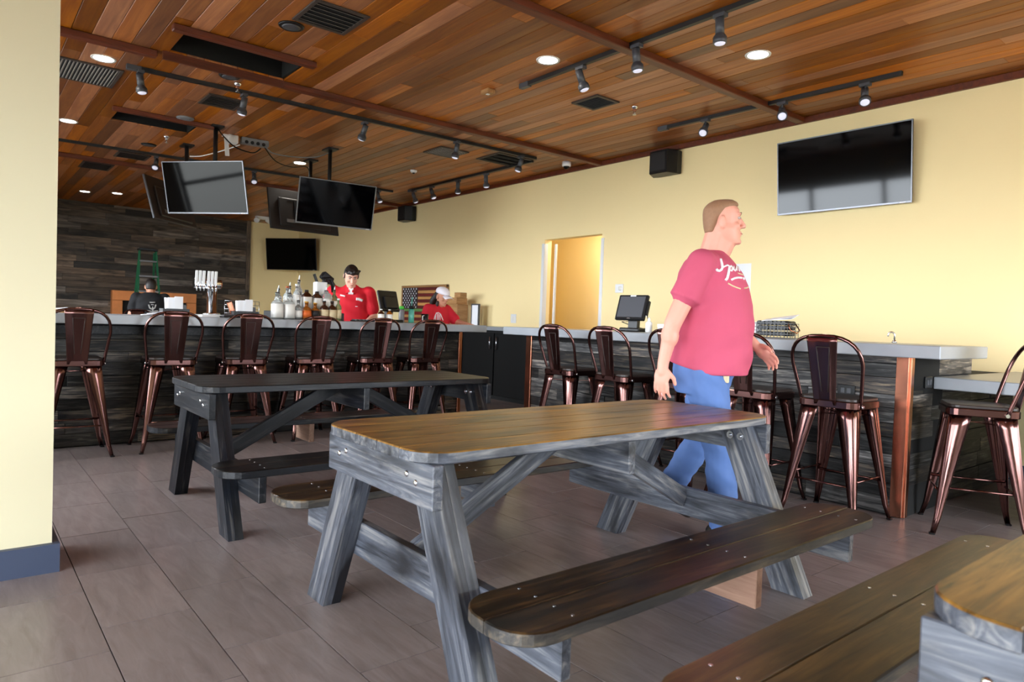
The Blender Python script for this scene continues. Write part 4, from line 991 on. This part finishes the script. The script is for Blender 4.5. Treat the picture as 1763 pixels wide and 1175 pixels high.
MB().lathe([(0.03, 0), (0.032, 0.008), (0.032, 0.085), (0.014, 0.105)], 14).build('body', 'white_plastic', t); MB().lathe([(0.014, 0.105), (0.012, 0.125), (0.004, 0.14)], 10).build('nozzle', 'white_paint', t)
t = empty('napkin_stack', (-3.90, 5.0, 1.108), 0, 'white napkin stack on the near counter behind the walking man', 'napkins')
for i in range(5): MB().box((random.uniform(-.004, .004), 0, 0.008 + i * 0.016), (0.18, 0.12, 0.015), None, 0.003).build('napkin', 'paper', t)
t = empty('wire_basket', (-2.83, 4.93, 1.108), R(-4), 'wire basket filled with dark rolled cloths on the near counter', 'basket')
bw, bd, bh = 0.27, 0.18, 0.112; b = MB()
for i in range(10):
    x = -bw / 2 + bw * i / 9
    for y in (-bd / 2, bd / 2): b.cyl((x, y, 0.002), (x, y, bh), 0.0022, None, 5)
for i in range(6):
    y = -bd / 2 + bd * i / 5
    for x in (-bw / 2, bw / 2): b.cyl((x, y, 0.002), (x, y, bh), 0.0022, None, 5)
for k in range(5):
    z = 0.003 + (bh - 0.003) * k / 4
    b.tube([(-bw / 2, -bd / 2, z), (bw / 2, -bd / 2, z), (bw / 2, bd / 2, z), (-bw / 2, bd / 2, z)], 0.0024, 5, True)
b.build('wire_frame', 'mid_grey', t)
MB().tube([(bw / 2, -0.05, bh), (bw / 2 + 0.03, -0.06, bh - 0.05), (bw / 2 + 0.045, 0, bh - 0.07), (bw / 2 + 0.03, 0.06, bh - 0.05), (bw / 2, 0.05, bh)], 0.005, 6).build('handle', 'copper_strip', t)
for i in range(7):
    x = -0.105 + 0.035 * i
    for k, zz in enumerate((0.03, 0.075, 0.112)):
        tag(MB().cyl((0, -0.078, 0), (0, 0.078, 0), 0.0172, None, 9).build('rolled_cloth', 'black_plastic', None, (-2.83 + x + random.uniform(-.003, .003), 4.93 - x * 0.07, 1.112 + zz)), 'dark rolled cloth packed in the wire basket', 'cloth', 'rolled cloths in the wire basket')
t = empty('menu_papers', (-2.81, 4.93, 1.108 + 0.135), R(14), 'white paper menus lying on top of the wire basket', 'paper')
MB().box((0, 0, 0.012), (0.22, 0.14, 0.003), Matrix.Rotation(R(7), 3, 'X') @ Matrix.Rotation(R(-5), 3, 'Y')).build('sheet', 'paper', t); MB().box((0.03, 0.01, 0.024), (0.21, 0.14, 0.003), Matrix.Rotation(R(9), 3, 'X') @ Matrix.Rotation(R(-9), 3, 'Y')).build('sheet', 'paper', t)
t = empty('plastic_cup_stack', (-3.02, 4.98, 1.108), 0, 'stack of clear plastic cups left of the wire basket', 'cups')
for k in range(3): MB().lathe([(0.028, k * 0.018), (0.042, k * 0.018 + 0.085), (0.040, k * 0.018 + 0.085), (0.026, k * 0.018 + 0.004)], 16).build('cup', 'white_plastic', t)
t = empty('faucet', (-2.0, 5.02, 1.108), R(-150), 'small chrome gooseneck faucet at the right end of the near counter', 'faucet')
MB().lathe([(0.016, 0), (0.016, 0.012), (0.009, 0.02)], 12).build('base', 'chrome', t)
MB().tube([(0, 0, 0.01), (0, 0, 0.055)] + [(0.02 - 0.02 * math.cos(R(a)), 0, 0.055 + 0.02 * math.sin(R(a))) for a in range(20, 181, 20)] + [(0.04, 0, 0.045)], 0.0055, 8).build('spout', 'chrome', t)

# ================================================================== FAR END: LADDER, HEARTH
t = empty('step_ladder', (-15.2, 2.98, 0), 0, 'green step ladder standing before the far plank wall', 'ladder')
zt = 2.33
for s in (-1, 1):
    MB().bar((0.42, s * 0.26, 0), (0.02, s * 0.145, zt), 0.07, 0.03, (0, 1, 0)).build('front_rail', 'ladder_green', t)
    MB().bar((-0.55, s * 0.22, 0), (-0.05, s * 0.13, zt - 0.05), 0.05, 0.03, (0, 1, 0)).build('rear_rail', 'ladder_green', t)
MB().box((0, 0, zt), (0.22, 0.34, 0.05), None, 0.01).build('top_cap', 'black_plastic', t)
for k in range(7):
    z = 0.30 * (k + 1); f = z / zt; x = 0.42 - 0.40 * f; w = 0.26 - 0.115 * f
    MB().box((x, 0, z), (0.075, 2 * w, 0.028), None, 0.003).build('step', 'mid_grey', t)
t = empty('hearth_surround', (XF + 0.06, 3.50, 0.0), 0, 'copper-coloured hearth surround framing a black opening at the far wall', 'fireplace')
MB().box((0.07, 0, 0.66), (0.14, 1.30, 1.32)).build('opening', 'black_void', t)
for (y, z, sy, sz, nm) in ((0, 1.43, 1.70, 0.21, 'lintel'), (-0.75, 0.66, 0.20, 1.32, 'jamb'), (0.75, 0.66, 0.20, 1.32, 'jamb')): MB().box((0.10, y, z), (0.20, sy, sz), None, 0.005).build(nm, 'hearth_copper' if 'hearth_copper' in M else (plain('hearth_copper', srgb(222, 140, 80), 0.5, 0.0, noise=0.25, nscale=5) and 'hearth_copper'), t)

# ================================================================== PEOPLE
def remesh(mb, voxel, smooth=6, fac=0.5):
    me = mb.mesh('tmp'); o = bpy.data.objects.new('tmp', me); COL.objects.link(o)
    md = o.modifiers.new('r', 'REMESH'); md.mode = 'VOXEL'; md.voxel_size = voxel; md.use_smooth_shade = True
    ms = o.modifiers.new('s', 'SMOOTH'); ms.iterations = smooth; ms.factor = fac
    dg = bpy.context.evaluated_depsgraph_get(); ev = o.evaluated_get(dg)
    out = bpy.data.meshes.new_from_object(ev); bpy.data.objects.remove(o); bpy.data.meshes.remove(me)
    return out
def place(me, name, mat, parent):
    me.materials.clear(); me.materials.append(M[mat]); o = bpy.data.objects.new(name, me); me.name = name; link(o, parent); return o
def hand(b, wrist, fwd, palm, thumb, s=1.0, curl=25):
    """fwd: along the hand, palm: direction the palm faces, thumb: side of the thumb"""
    fwd = V(fwd).normalized(); palm = V(palm); palm = (palm - fwd * palm.dot(fwd)).normalized()
    side = fwd.cross(palm).normalized()
    if side.dot(V(thumb)) < 0: side = -side
    w = V(wrist); m = Matrix((fwd, side, palm)).transposed()
    b.ell(w + fwd * 0.052 * s, (0.056 * s, 0.044 * s, 0.017 * s), m); b.cap(w - fwd * 0.01, w + fwd * 0.03 * s, 0.029 * s, 0.027 * s)
    lens = (0.078, 0.088, 0.082, 0.064)
    for i in range(4):
        y = (1.5 - i) * 0.0215 * s; p = w + fwd * (0.092 - 0.004 * abs(i - 1)) * s + side * y
        a = math.radians(curl * 0.6); L = lens[i] * s; r = (0.0098 - 0.0006 * (i == 3)) * s
        for k, fr in enumerate((0.45, 0.31, 0.24)):
            d = fwd * math.cos(a) + palm * math.sin(a) + side * (1.5 - i) * 0.05; q = p + d.normalized() * L * fr
            b.cap(p, q, r * (1 - .08 * k), r * (1 - .08 * (k + 1)), 8); p = q; a += math.radians(curl)
    p = w + fwd * 0.025 * s + side * 0.028 * s; d1 = (fwd * 0.65 + side * 0.6 + palm * 0.35).normalized(); q = p + d1 * 0.045 * s
    d2 = (fwd * 0.9 + side * 0.15 + palm * 0.4).normalized()
    b.cap(p, q, 0.014 * s, 0.0115 * s, 8); b.cap(q, q + d2 * 0.032 * s, 0.0115 * s, 0.0095 * s, 8)
HEAD = [(-0.128, 0.062, 0.018, 0.022), (-0.118, 0.082, -0.005, 0.040), (-0.098, 0.090, -0.035, 0.053), (-0.07, 0.090, -0.062, 0.062), (-0.04, 0.088, -0.085, 0.068), (-0.01, 0.086, -0.098, 0.072),
        (0.02, 0.088, -0.104, 0.075), (0.045, 0.090, -0.105, 0.076), (0.07, 0.084, -0.102, 0.075), (0.095, 0.066, -0.090, 0.066), (0.112, 0.040, -0.066, 0.050), (0.122, 0.008, -0.035, 0.028)]
def head_shape(b, X, s=1.0, jaw=1.0):
    """X: 4x4 placing head coordinates (x forward, y left) in the body"""
    t = MB(); t.loft([(z * s, xf * s, xb * s, w * s * (jaw if z < -0.03 else 1)) for z, xf, xb, w in HEAD], 22)
    t.cap((0.085 * s, 0, 0.022 * s), (0.108 * s, 0, -0.022 * s), 0.010 * s, 0.014 * s, 10)            # nose
    for q in (-1, 1):
        t.ell((0.098 * s, q * 0.012 * s, -0.028 * s), (0.010 * s, 0.009 * s, 0.008 * s), None, 8, 6)
        t.ell((0.078 * s, q * 0.032 * s, 0.042 * s), (0.014 * s, 0.024 * s, 0.008 * s), None, 10, 6)    # brow
        t.ell((-0.012 * s, q * 0.082 * s, -0.006 * s), (0.020 * s, 0.012 * s, 0.036 * s), Matrix.Rotation(0.25 * q, 3, 'Z'), 10, 8)   # ear
        t.ell((0.060 * s, q * 0.042 * s, -0.025 * s), (0.025 * s, 0.022 * s, 0.022 * s), None, 10, 6)   # cheek
    t.ell((0.088 * s, 0, -0.058 * s), (0.012 * s, 0.024 * s, 0.006 * s), None, 10, 6); t.ell((0.087 * s, 0, -0.070 * s), (0.012 * s, 0.021 * s, 0.007 * s), None, 10, 6)
    t.ell((0.080 * s, 0, -0.108 * s), (0.018 * s, 0.024 * s, 0.016 * s), None, 10, 6)
    n = len(b.v); b.v += [tuple(X @ V(v)) for v in t.v]; b.f += [tuple(i + n for i in f) for f in t.f]; b.sm += t.sm
def face_parts(root, X, s, brow, lip='lip'):
    def put(t, name, mat):
        t.v = [tuple(X @ V(v)) for v in t.v]; t.build(name, mat, root)
    for q in (-1, 1):
        put(MB().ell((0.0775 * s, q * 0.031 * s, 0.020 * s), (0.011 * s, 0.0145 * s, 0.0075 * s), None, 10, 6), 'eye', 'eye_white')
        put(MB().ell((0.0862 * s, q * 0.030 * s, 0.020 * s), (0.0035 * s, 0.006 * s, 0.006 * s), None, 8, 6), 'iris', 'iris')
        put(MB().tube([(0.090 * s, q * 0.012 * s, 0.041 * s), (0.090 * s, q * 0.030 * s, 0.047 * s), (0.078 * s, q * 0.050 * s, 0.042 * s)], [0.004 * s, 0.005 * s, 0.003 * s], 6), 'eyebrow', brow)
    put(MB().tube([(0.088 * s, -0.022 * s, -0.065 * s), (0.0985 * s, 0, -0.0635 * s), (0.088 * s, 0.022 * s, -0.065 * s)], [0.002 * s, 0.0042 * s, 0.002 * s], 6), 'mouth', lip)
plain('eye_white', srgb(180, 172, 168), 0.3); plain('iris', srgb(60, 60, 62), 0.3); plain('lip', srgb(176, 92, 88), 0.5); plain('hair_blond', srgb(150, 112, 84), 0.7, noise=0.2, nscale=60); plain('hair_dark', srgb(28, 20, 16), 0.5, noise=0.3, nscale=60)
plain('pink_shirt', srgb(194, 80, 108), 0.85, noise=0.05, nscale=8, bump=0.15); plain('red_shirt', srgb(214, 22, 42), 0.8, bump=0.1); plain('red_tee', srgb(206, 26, 48), 0.85, bump=0.1); plain('black_tee', srgb(14, 14, 18), 0.85)
plain('jeans', srgb(86, 116, 172), 0.85, noise=0.22, nscale=7, bump=0.2); plain('dark_pants', srgb(24, 24, 30), 0.8); plain('shoe', srgb(40, 34, 30), 0.6); plain('print_white', srgb(240, 238, 240), 0.8); plain('print_grey', srgb(170, 168, 165), 0.8)
plain('skin_pale', srgb(232, 178, 156), 0.5); plain('skin_tan', srgb(206, 146, 118), 0.5); plain('cap_white', srgb(236, 232, 240), 0.8, bump=0.1)
def ray_of(px, py):
    d = V(((px - 881.5) / F_PX, -(py - 587.5) / F_PX, -1.0)); return (CR @ d).normalized()
def print_on(root, shirt, strokes, mat, name='shirt_print'):
    """lettering: strokes followed over the cloth surface"""
    mw = root.matrix_world; mi = mw.inverted()
    me = shirt.data; bv = BVHTree.FromPolygons([mw @ v.co for v in me.vertices], [tuple(p.vertices) for p in me.polygons])
    o = V((0, 0, CAM_H)); b = MB()
    for (pts, r) in strokes:
        path = []
        for i in range(len(pts) - 1):
            for k in range(4):
                u = k / 4; x = pts[i][0] * (1 - u) + pts[i + 1][0] * u; y = pts[i][1] * (1 - u) + pts[i + 1][1] * u
                path.append((x, y))
        path.append(pts[-1]); Q = []
        for (x, y) in path:
            h = bv.ray_cast(o, ray_of(x, y))
            if h[0] is not None and (not Q or (h[0] - Q[-1]).length < 0.06): Q.append(h[0] + h[1] * 0.0005)
        if len(Q) > 1: b.tube([mi @ q for q in Q], r, 6)
    if b.v: b.build(name, mat, shirt)

# ---- walking man in a pink shirt
def walking_man():
    t = empty('person', (-2.335, 3.325, 0), R(30), 'man in a pink t-shirt and blue jeans walking past the tables', 'person')
    HX = Matrix.Translation((0.068, 0.0, 1.762)) @ Matrix.Rotation(R(10), 4, 'Z') @ Matrix.Rotation(R(-2), 4, 'Y')
    hip = {-1: V((0.01, -0.105, 0.93)), 1: V((0.0, 0.105, 0.93))}
    knee = {-1: V((0.11, -0.12, 0.51)), 1: V((-0.01, 0.11, 0.52))}
    ank = {-1: V((0.15, -0.12, 0.09)), 1: V((-0.19, 0.11, 0.19))}
    toe = {-1: V((0.33, -0.13, 0.03)), 1: V((-0.07, 0.12, 0.075))}
    sho = {-1: V((-0.02, -0.215, 1.515)), 1: V((0.0, 0.215, 1.515))}
    elb = {-1: V((-0.15, -0.275, 1.185)), 1: V((0.10, 0.285, 1.22))}
    wri = {-1: V((-0.195, -0.265, 0.965)), 1: V((0.255, 0.25, 1.08))}
    b = MB(); head_shape(b, HX, 1.02, 1.16)
    b.cap((0.0, 0, 1.50), (0.045, 0, 1.70), 0.080, 0.074); b.cap((0.05, 0, 1.58), (0.085, 0, 1.655), 0.06, 0.056)
    b.loft([(0.90, 0.16, -0.16, 0.185), (1.05, 0.21, -0.15, 0.20), (1.2, 0.22, -0.14, 0.20), (1.38, 0.16, -0.14, 0.20), (1.5, 0.10, -0.12, 0.19), (1.56, 0.05, -0.08, 0.12)], 24)
    for s in (-1, 1):
        b.cap(sho[s], elb[s], 0.062, 0.048); b.cap(elb[s], wri[s], 0.047, 0.031); b.ell(elb[s].lerp(wri[s], 0.3), (0.05, 0.05, 0.07), None)
        b.cap(hip[s], knee[s], 0.095, 0.065); b.cap(knee[s], ank[s], 0.062, 0.042); b.cap(ank[s] - V((0.02, 0, 0.03)), toe[s], 0.042, 0.028)
    hand(b, wri[-1] - V((0, 0, 0.015)), (-0.05, -0.05, -1), (0.25, 0.9, 0), (1, 0.1, 0), 1.08, 22)
    hand(b, wri[1] + V((0.01, 0, -0.01)), (0.75, -0.1, -0.62), (-0.3, -0.8, -0.5), (0.5, -0.6, 0.7), 1.08, 24)
    body = place(remesh(b, 0.0052, 4, 0.5), 'body', 'skin', t)
    # shirt
    b = MB()
    b.loft([(0.925, 0.245, -0.195, 0.225), (1.0, 0.250, -0.200, 0.232), (1.10, 0.258, -0.195, 0.236), (1.20, 0.258, -0.185, 0.236), (1.30, 0.246, -0.180, 0.234), (1.40, 0.222, -0.178, 0.232), (1.48, 0.185, -0.165, 0.225), (1.54, 0.138, -0.135, 0.19), (1.585, 0.098, -0.088, 0.108), (1.602, 0.090, -0.070, 0.085)], 28, 2.2)
    for s in (-1, 1):
        d = (elb[s] - sho[s]); e = sho[s] + d * 0.50
        b.cap(sho[s] + V((0, 0, 0.0)), e, 0.080, 0.082, 16); b.cyl(e, e + d * 0.10, 0.082, 0.086, 16); b.ell(sho[s].lerp(V((0, 0, 1.54)), 0.3), (0.095, 0.10, 0.075), None, 14, 8)
    shm = remesh(b, 0.009, 5, 0.5)
    # hem rises towards the front left side, soft folds
    for v in shm.vertices:
        c = v.co
        f = max(0, min(1, (1.30 - c.z) / 0.35))
        w = 0.5 + 0.5 * math.sin(c.x * 9 + c.z * 5); c.x += f * 0.010 * w * math.sin(c.z * 36 + c.y * 16 + c.x * 10); c.y += (f * 0.010 * w + 0.003) * math.sin(c.z * 41 - c.x * 26)
        if c.z < 1.10: c.z += max(0, (1.10 - c.z)) * (-0.10 + 0.45 * max(0, min(1, (0.05 - c.x) / 0.25))) * 0.8
    shirt = place(shm, 'shirt', 'pink_shirt', t)
    # jeans
    b = MB(); b.loft([(0.80, 0.13, -0.16, 0.20), (0.90, 0.16, -0.175, 0.21), (1.00, 0.185, -0.175, 0.212), (1.04, 0.19, -0.17, 0.21)], 24, 2.2)
    for s in (-1, 1):
        b.cap(hip[s] + V((0, 0, -0.02)), knee[s], 0.122, 0.088, 16); b.cap(knee[s], ank[s] + V((0, 0, 0.0)), 0.086, 0.076, 16)
        b.cap(ank[s] + V((0, 0, 0.0)), ank[s] + V((0.01, 0, -0.02)), 0.078, 0.080, 16)
    jm = remesh(b, 0.009, 4, 0.5)
    for v in jm.vertices:
        c = v.co; c.x += 0.003 * math.sin(c.z * 45 + c.y * 40) + 0.002 * math.sin(c.z * 90 + c.x * 50); c.y += 0.003 * math.sin(c.z * 52 + c.x * 30)
    jeans = place(jm, 'jeans', 'jeans', t)
    MB().box((0.13, -0.17, 0.93), (0.03, 0.02, 0.12), Matrix.Rotation(R(20), 3, 'X'), 0.004).build('belt_end', 'label_tan', jeans)
    for s in (-1, 1):
        b = MB(); b.cap(ank[s] + V((-0.05, 0, -0.05)) if s < 0 else ank[s] + V((-0.03, 0, -0.04)), toe[s], 0.05, 0.038); b.ell(ank[s].lerp(toe[s], .6) + V((0, 0, -0.01)), (0.09, 0.05, 0.04))
        sm = remesh(b, 0.008, 4)
        for v in sm.vertices: v.co.z = max(v.co.z, 0.001)
        place(sm, 'shoe', 'shoe', t)
    # hair: short crop, front hairline high
    h = MB(); s = 1.02
    h.loft([(-0.055 * s, -0.045 * s, -0.098 * s, 0.060 * s), (-0.02 * s, -0.022 * s, -0.106 * s, 0.074 * s), (0.02 * s, 0.0, -0.110 * s, 0.078 * s), (0.05 * s, 0.036 * s, -0.111 * s, 0.080 * s), (0.075 * s, 0.060 * s, -0.108 * s, 0.079 * s), (0.092 * s, 0.082 * s, -0.098 * s, 0.072 * s), (0.108 * s, 0.076 * s, -0.082 * s, 0.060 * s), (0.124 * s, 0.050 * s, -0.05 * s, 0.036 * s)], 22)
    h.v = [tuple(HX @ V(v)) for v in h.v]
    place(remesh(h, 0.006, 3), 'hair', 'hair_blond', t)
    face_parts(t, HX, 1.02, 'hair_blond')
    bpy.context.view_layer.update()
    P = lambda L: [(1140 + x / 6.91, 330 + y / 6.91) for x, y in L]
    st = [(P([(692, 805), (705, 850), (712, 885), (716, 905)]), 0.0085), (P([(716, 900), (705, 930), (680, 945), (650, 938), (642, 918)]), 0.0075), (P([(716, 905), (745, 890), (775, 876), (800, 890)]), 0.005),
          (P([(800, 890), (795, 930), (785, 985), (772, 1035), (752, 1058)]), 0.0075), (P([(800, 905), (822, 885), (835, 905), (828, 945), (812, 940)]), 0.005), (P([(850, 890), (850, 930), (868, 945), (880, 910), (882, 890), (886, 940)]), 0.005),
          (P([(876, 815), (892, 865), (905, 915), (915, 945)]), 0.0065), (P([(900, 895), (925, 880), (935, 920), (950, 955)]), 0.005), (P([(822, 1052), (860, 1032), (905, 1024), (945, 1028)]), 0.006), (P([(962, 1028), (968, 1050)]), 0.008)]
    st2 = [(P([(900, 972), (940, 985), (985, 1000)]), 0.004), (P([(782, 1092), (830, 1120), (880, 1142), (930, 1158)]), 0.0042), (P([(975, 1152), (1000, 1148), (1025, 1138)]), 0.004)]
    print_on(t, shirt, st, 'print_white'); print_on(t, shirt, st2, 'label_tan', 'small_print')
    return t
walking_man()

def bar_person(loc, yaw, label, s, head_pos, head_rot, sho, elb, wri, handdir, skin, shirtm, shirt_rings, sleeve=0.55, slr=0.075, headyaw=0, vox=0.008, hs=0.98, female=False):
    t = empty('person', loc, R(yaw), label, 'person')
    HX = Matrix.Translation(head_pos) @ Matrix.Rotation(R(headyaw), 4, 'Z') @ Matrix.Rotation(R(head_rot), 4, 'Y')
    b = MB(); head_shape(b, HX, hs, 0.95 if female else 1.04)
    hp = V(head_pos); zs = (sho[1][2])
    b.cap((sho[1][0], 0, zs - 0.02), hp + V((-0.03, 0, -0.07)), 0.055, 0.052)
    top = [(r[0], r[1] * .9, r[2] * .9, r[3] * .88) for r in shirt_rings]; b.loft(top, 22)
    for q in (-1, 1):
        S, E, W = V(sho[q]), V(elb[q]), V(wri[q])
        b.cap(S, E, 0.05, 0.042); b.cap(E, W, 0.041, 0.028)
        hand(b, W, handdir[q][0], handdir[q][1], handdir[q][2], 0.95, 18)
        b.cap((-0.02, q * 0.09, 0.90), (0.0, q * 0.10, 0.50), 0.085, 0.06); b.cap((0.0, q * 0.10, 0.50), (-0.02, q * 0.10, 0.08), 0.056, 0.042); b.cap((-0.03, q * 0.10, 0.045), (0.14, q * 0.11, 0.035), 0.04, 0.03)
    bm = remesh(b, vox * 0.75, 3); place(bm, 'body', skin, t)
    b = MB(); b.loft(shirt_rings, 26, 2.2)
    for q in (-1, 1):
        S, E = V(sho[q]), V(elb[q]); b.cap(S, S + (E - S) * sleeve, slr + 0.006, slr, 14); b.ell(S.lerp(V((S.x, 0, S.z + 0.02)), 0.3), (0.08, 0.09, 0.065), None, 14, 8)
    sm = remesh(b, vox, 4)
    for v in sm.vertices:
        c = v.co; c.x += 0.004 * math.sin(c.z * 44 + c.y * 25)
    shirt = place(sm, 'shirt', shirtm, t)
    b = MB(); b.loft([(0.80, 0.11, -0.13, 0.18), (0.92, 0.12, -0.13, 0.185), (1.0, 0.12, -0.12, 0.17)], 20)
    for q in (-1, 1): b.cap((-0.02, q * 0.09, 0.88), (0.0, q * 0.10, 0.50), 0.10, 0.078); b.cap((0.0, q * 0.10, 0.50), (-0.02, q * 0.10, 0.10), 0.076, 0.066)
    place(remesh(b, 0.012, 4), 'trousers', 'dark_pants', t)
    for q in (-1, 1):
        b = MB().cap((-0.05, q * 0.10, 0.05), (0.16, q * 0.11, 0.04), 0.05, 0.038); m = remesh(b, 0.012, 3)
        for v in m.vertices: v.co.z = max(v.co.z, 0.001)
        place(m, 'shoe', 'shoe', t)
    return t, HX, shirt
def hair_shell(t, HX, s, rings, mat, extra=None, vox=0.007):
    h = MB(); h.loft([tuple(k * s for k in r) for r in rings], 20)
    if extra: extra(h)
    h.v = [tuple(HX @ V(v)) for v in h.v]; return place(remesh(h, vox, 3), 'hair', mat, t)
CROP = [(-0.05, -0.03, -0.103, 0.066), (0.0, -0.005, -0.110, 0.078), (0.03, 0.022, -0.114, 0.081), (0.055, 0.070, -0.114, 0.081), (0.078, 0.102, -0.108, 0.078), (0.105, 0.100, -0.092, 0.066), (0.128, 0.060, -0.06, 0.042)]

# bartender in the red shirt, looking down
rings = [(0.92, 0.14, -0.13, 0.20), (1.05, 0.14, -0.12, 0.20), (1.2, 0.15, -0.125, 0.215), (1.33, 0.15, -0.13, 0.225), (1.42, 0.125, -0.125, 0.22), (1.475, 0.085, -0.10, 0.17), (1.51, 0.07, -0.075, 0.09), (1.525, 0.066, -0.066, 0.075)]
t, HX, shirt = bar_person((-7.50, 3.64, 0), -28, 'bartender in a red button shirt looking down behind the long bar', 1.0, (0.115, 0.0, 1.625), 36,
    {-1: (0, -0.20, 1.43), 1: (0, 0.20, 1.43)}, {-1: (0.03, -0.30, 1.17), 1: (0.05, 0.27, 1.16)}, {-1: (0.22, -0.24, 1.02), 1: (0.27, 0.15, 1.06)},
    {-1: ((0.9, 0.2, -0.2), (0, 0.4, -1), (0, 1, 0)), 1: ((0.9, -0.2, -0.1), (0, -0.4, -1), (0, -1, 0))}, 'skin_pale', 'red_shirt', rings, 0.66, 0.084, 12)
hair_shell(t, HX, 0.98, CROP, 'hair_dark', lambda h: [h.ell((0.085 - 0.012 * abs(k) + 0.01 * (k % 2), k * 0.017, 0.088 + 0.010 * ((k * 2) % 3) - 0.004 * abs(k)), (0.022, 0.016, 0.026), Matrix.Rotation(0.5 * k, 3, 'X')) for k in range(-4, 5)] + [h.ell((-0.01, q * 0.079, 0.0), (0.030, 0.008, 0.045)) for q in (-1, 1)], 0.006)
face_parts(t, HX, 0.98, 'hair_dark')
for q in (-1, 1): MB().bar((0.045, q * 0.045, 1.535), (0.135, q * 0.035, 1.43), 0.05, 0.012, (0.8, q * 0.5, 0.3), 0.003).build('collar', 'red_shirt', shirt)
MB().box((0.118, 0, 1.455), (0.02, 0.055, 0.09), Matrix.Rotation(R(-25), 3, 'Y')).build('undershirt', 'print_white', shirt)
bpy.context.view_layer.update()
print_on(t, shirt, [([(586, 508.5), (594.5, 510.5)], 0.010)], 'print_white', 'name_patch'); print_on(t, shirt, [([(613, 515), (618, 515.5), (624, 518)], 0.018), ([(612, 528), (616, 528)], 0.004)], 'print_white', 'chest_patch')
# woman with a white cap and ponytail
rings = [(0.85, 0.12, -0.12, 0.18), (1.0, 0.12, -0.11, 0.175), (1.12, 0.13, -0.11, 0.18), (1.2, 0.125, -0.115, 0.188), (1.27, 0.10, -0.11, 0.185), (1.32, 0.072, -0.085, 0.14), (1.35, 0.06, -0.062, 0.08)]
t, HX, shirt = bar_person((-7.62, 4.93, 0), 14, 'woman in a white cap and red t-shirt leaning over the bar', 0.95, (0.08, 0.0, 1.455), 17,
    {-1: (0, -0.165, 1.28), 1: (0, 0.165, 1.28)}, {-1: (0.02, -0.235, 1.09), 1: (0.16, 0.21, 1.13)}, {-1: (0.20, -0.20, 1.10), 1: (0.40, 0.16, 1.10)},
    {-1: ((1, 0.1, -0.1), (0, 0, -1), (0, 1, 0)), 1: ((1, 0, -0.05), (0, 0, -1), (0, -1, 0))}, 'skin_tan', 'red_tee', rings, 0.75, 0.074, -5, 0.008, 0.93, True)
hair_shell(t, HX, 0.93, [(-0.06, -0.03, -0.100, 0.062), (0.0, 0.0, -0.112, 0.078), (0.04, 0.05, -0.114, 0.080), (0.07, 0.08, -0.112, 0.080)], 'hair_dark', lambda h: (h.cap((-0.10, 0, 0.0), (-0.15, 0.0, -0.10), 0.045, 0.05), h.cap((-0.15, 0.0, -0.10), (-0.16, 0.0, -0.19), 0.05, 0.03), h.cap((0.0, -0.06, -0.08), (0.02, -0.075, -0.22), 0.022, 0.02)))
face_parts(t, HX, 0.93, 'hair_dark')
c = MB(); c.loft([(0.045 * .93, 0.099, -0.118, 0.083), (0.07 * .93, 0.098, -0.118, 0.083), (0.10 * .93, 0.085, -0.105, 0.075), (0.125 * .93, 0.050, -0.07, 0.052), (0.138 * .93, 0.0, -0.03, 0.02)], 22); c.v = [tuple(HX @ V(v)) for v in c.v]; cp = c.build('cap', 'cap_white', t)
gr = [[(0.085 + 0.085 * u * (1 - 0.35 * abs(v)), v * 0.075, 0.048 - 0.012 * v * v * 2 - 0.022 * u) for v in (-1, -.6, -.2, .2, .6, 1)] for u in (0, .5, 1)]
b = MB().sheet(gr); b.v = [tuple(HX @ V(v)) for v in b.v]; b.build('visor', 'cap_white', cp, solid=0.005)
bpy.context.view_layer.update()
Q = lambda L: [(700 + x / 13.06, 480 + y / 13.06) for x, y in L]
print_on(t, shirt, [(Q([(610, 940), (640, 840), (670, 770)]), 0.006), (Q([(650, 935), (655, 800)]), 0.005), (Q([(690, 935), (690, 780), (715, 760)]), 0.005), (Q([(720, 935), (722, 790)]), 0.005), (Q([(755, 935), (750, 800)]), 0.005), (Q([(820, 940), (790, 870), (760, 790)]), 0.006), (Q([(660, 775), (710, 765), (750, 785)]), 0.005)], 'print_white')
# person in black seen from behind, across the bar
rings = [(0.92, 0.13, -0.13, 0.19), (1.1, 0.13, -0.13, 0.20), (1.25, 0.14, -0.14, 0.22), (1.33, 0.11, -0.13, 0.21), (1.38, 0.08, -0.10, 0.15), (1.415, 0.06, -0.07, 0.08)]
t, HX, shirt = bar_person((-11.75, 2.36, 0), 168, 'person in a black t-shirt seen from behind near the hearth', 0.95, (0.03, 0.0, 1.50), 8,
    {-1: (0, -0.19, 1.33), 1: (0, 0.19, 1.33)}, {-1: (0.03, -0.27, 1.06), 1: (0.03, 0.27, 1.06)}, {-1: (0.22, -0.2, 1.0), 1: (0.22, 0.2, 1.0)},
    {-1: ((1, 0.1, 0), (0, 0, -1), (0, 1, 0)), 1: ((1, -0.1, 0), (0, 0, -1), (0, -1, 0))}, 'skin_tan', 'black_tee', rings, 0.6, 0.078, 0, 0.011, 0.96)
hair_shell(t, HX, 0.96, CROP, 'hair_dark'); face_parts(t, HX, 0.96, 'hair_dark')
bpy.context.view_layer.update()
Q = lambda L: [(180 + x / 6.296, 470 + y / 6.296) for x, y in L]
print_on(t, shirt, [(Q([(490, 320), (520, 322), (548, 320)]), 0.008), (Q([(480, 345), (490, 380), (515, 395)]), 0.01), (Q([(558, 345), (548, 380), (525, 395)]), 0.01), (Q([(505, 345), (535, 347)]), 0.008), (Q([(460, 412), (520, 420), (580, 412)]), 0.010), (Q([(522, 365), (524, 430)]), 0.008)], 'print_grey')
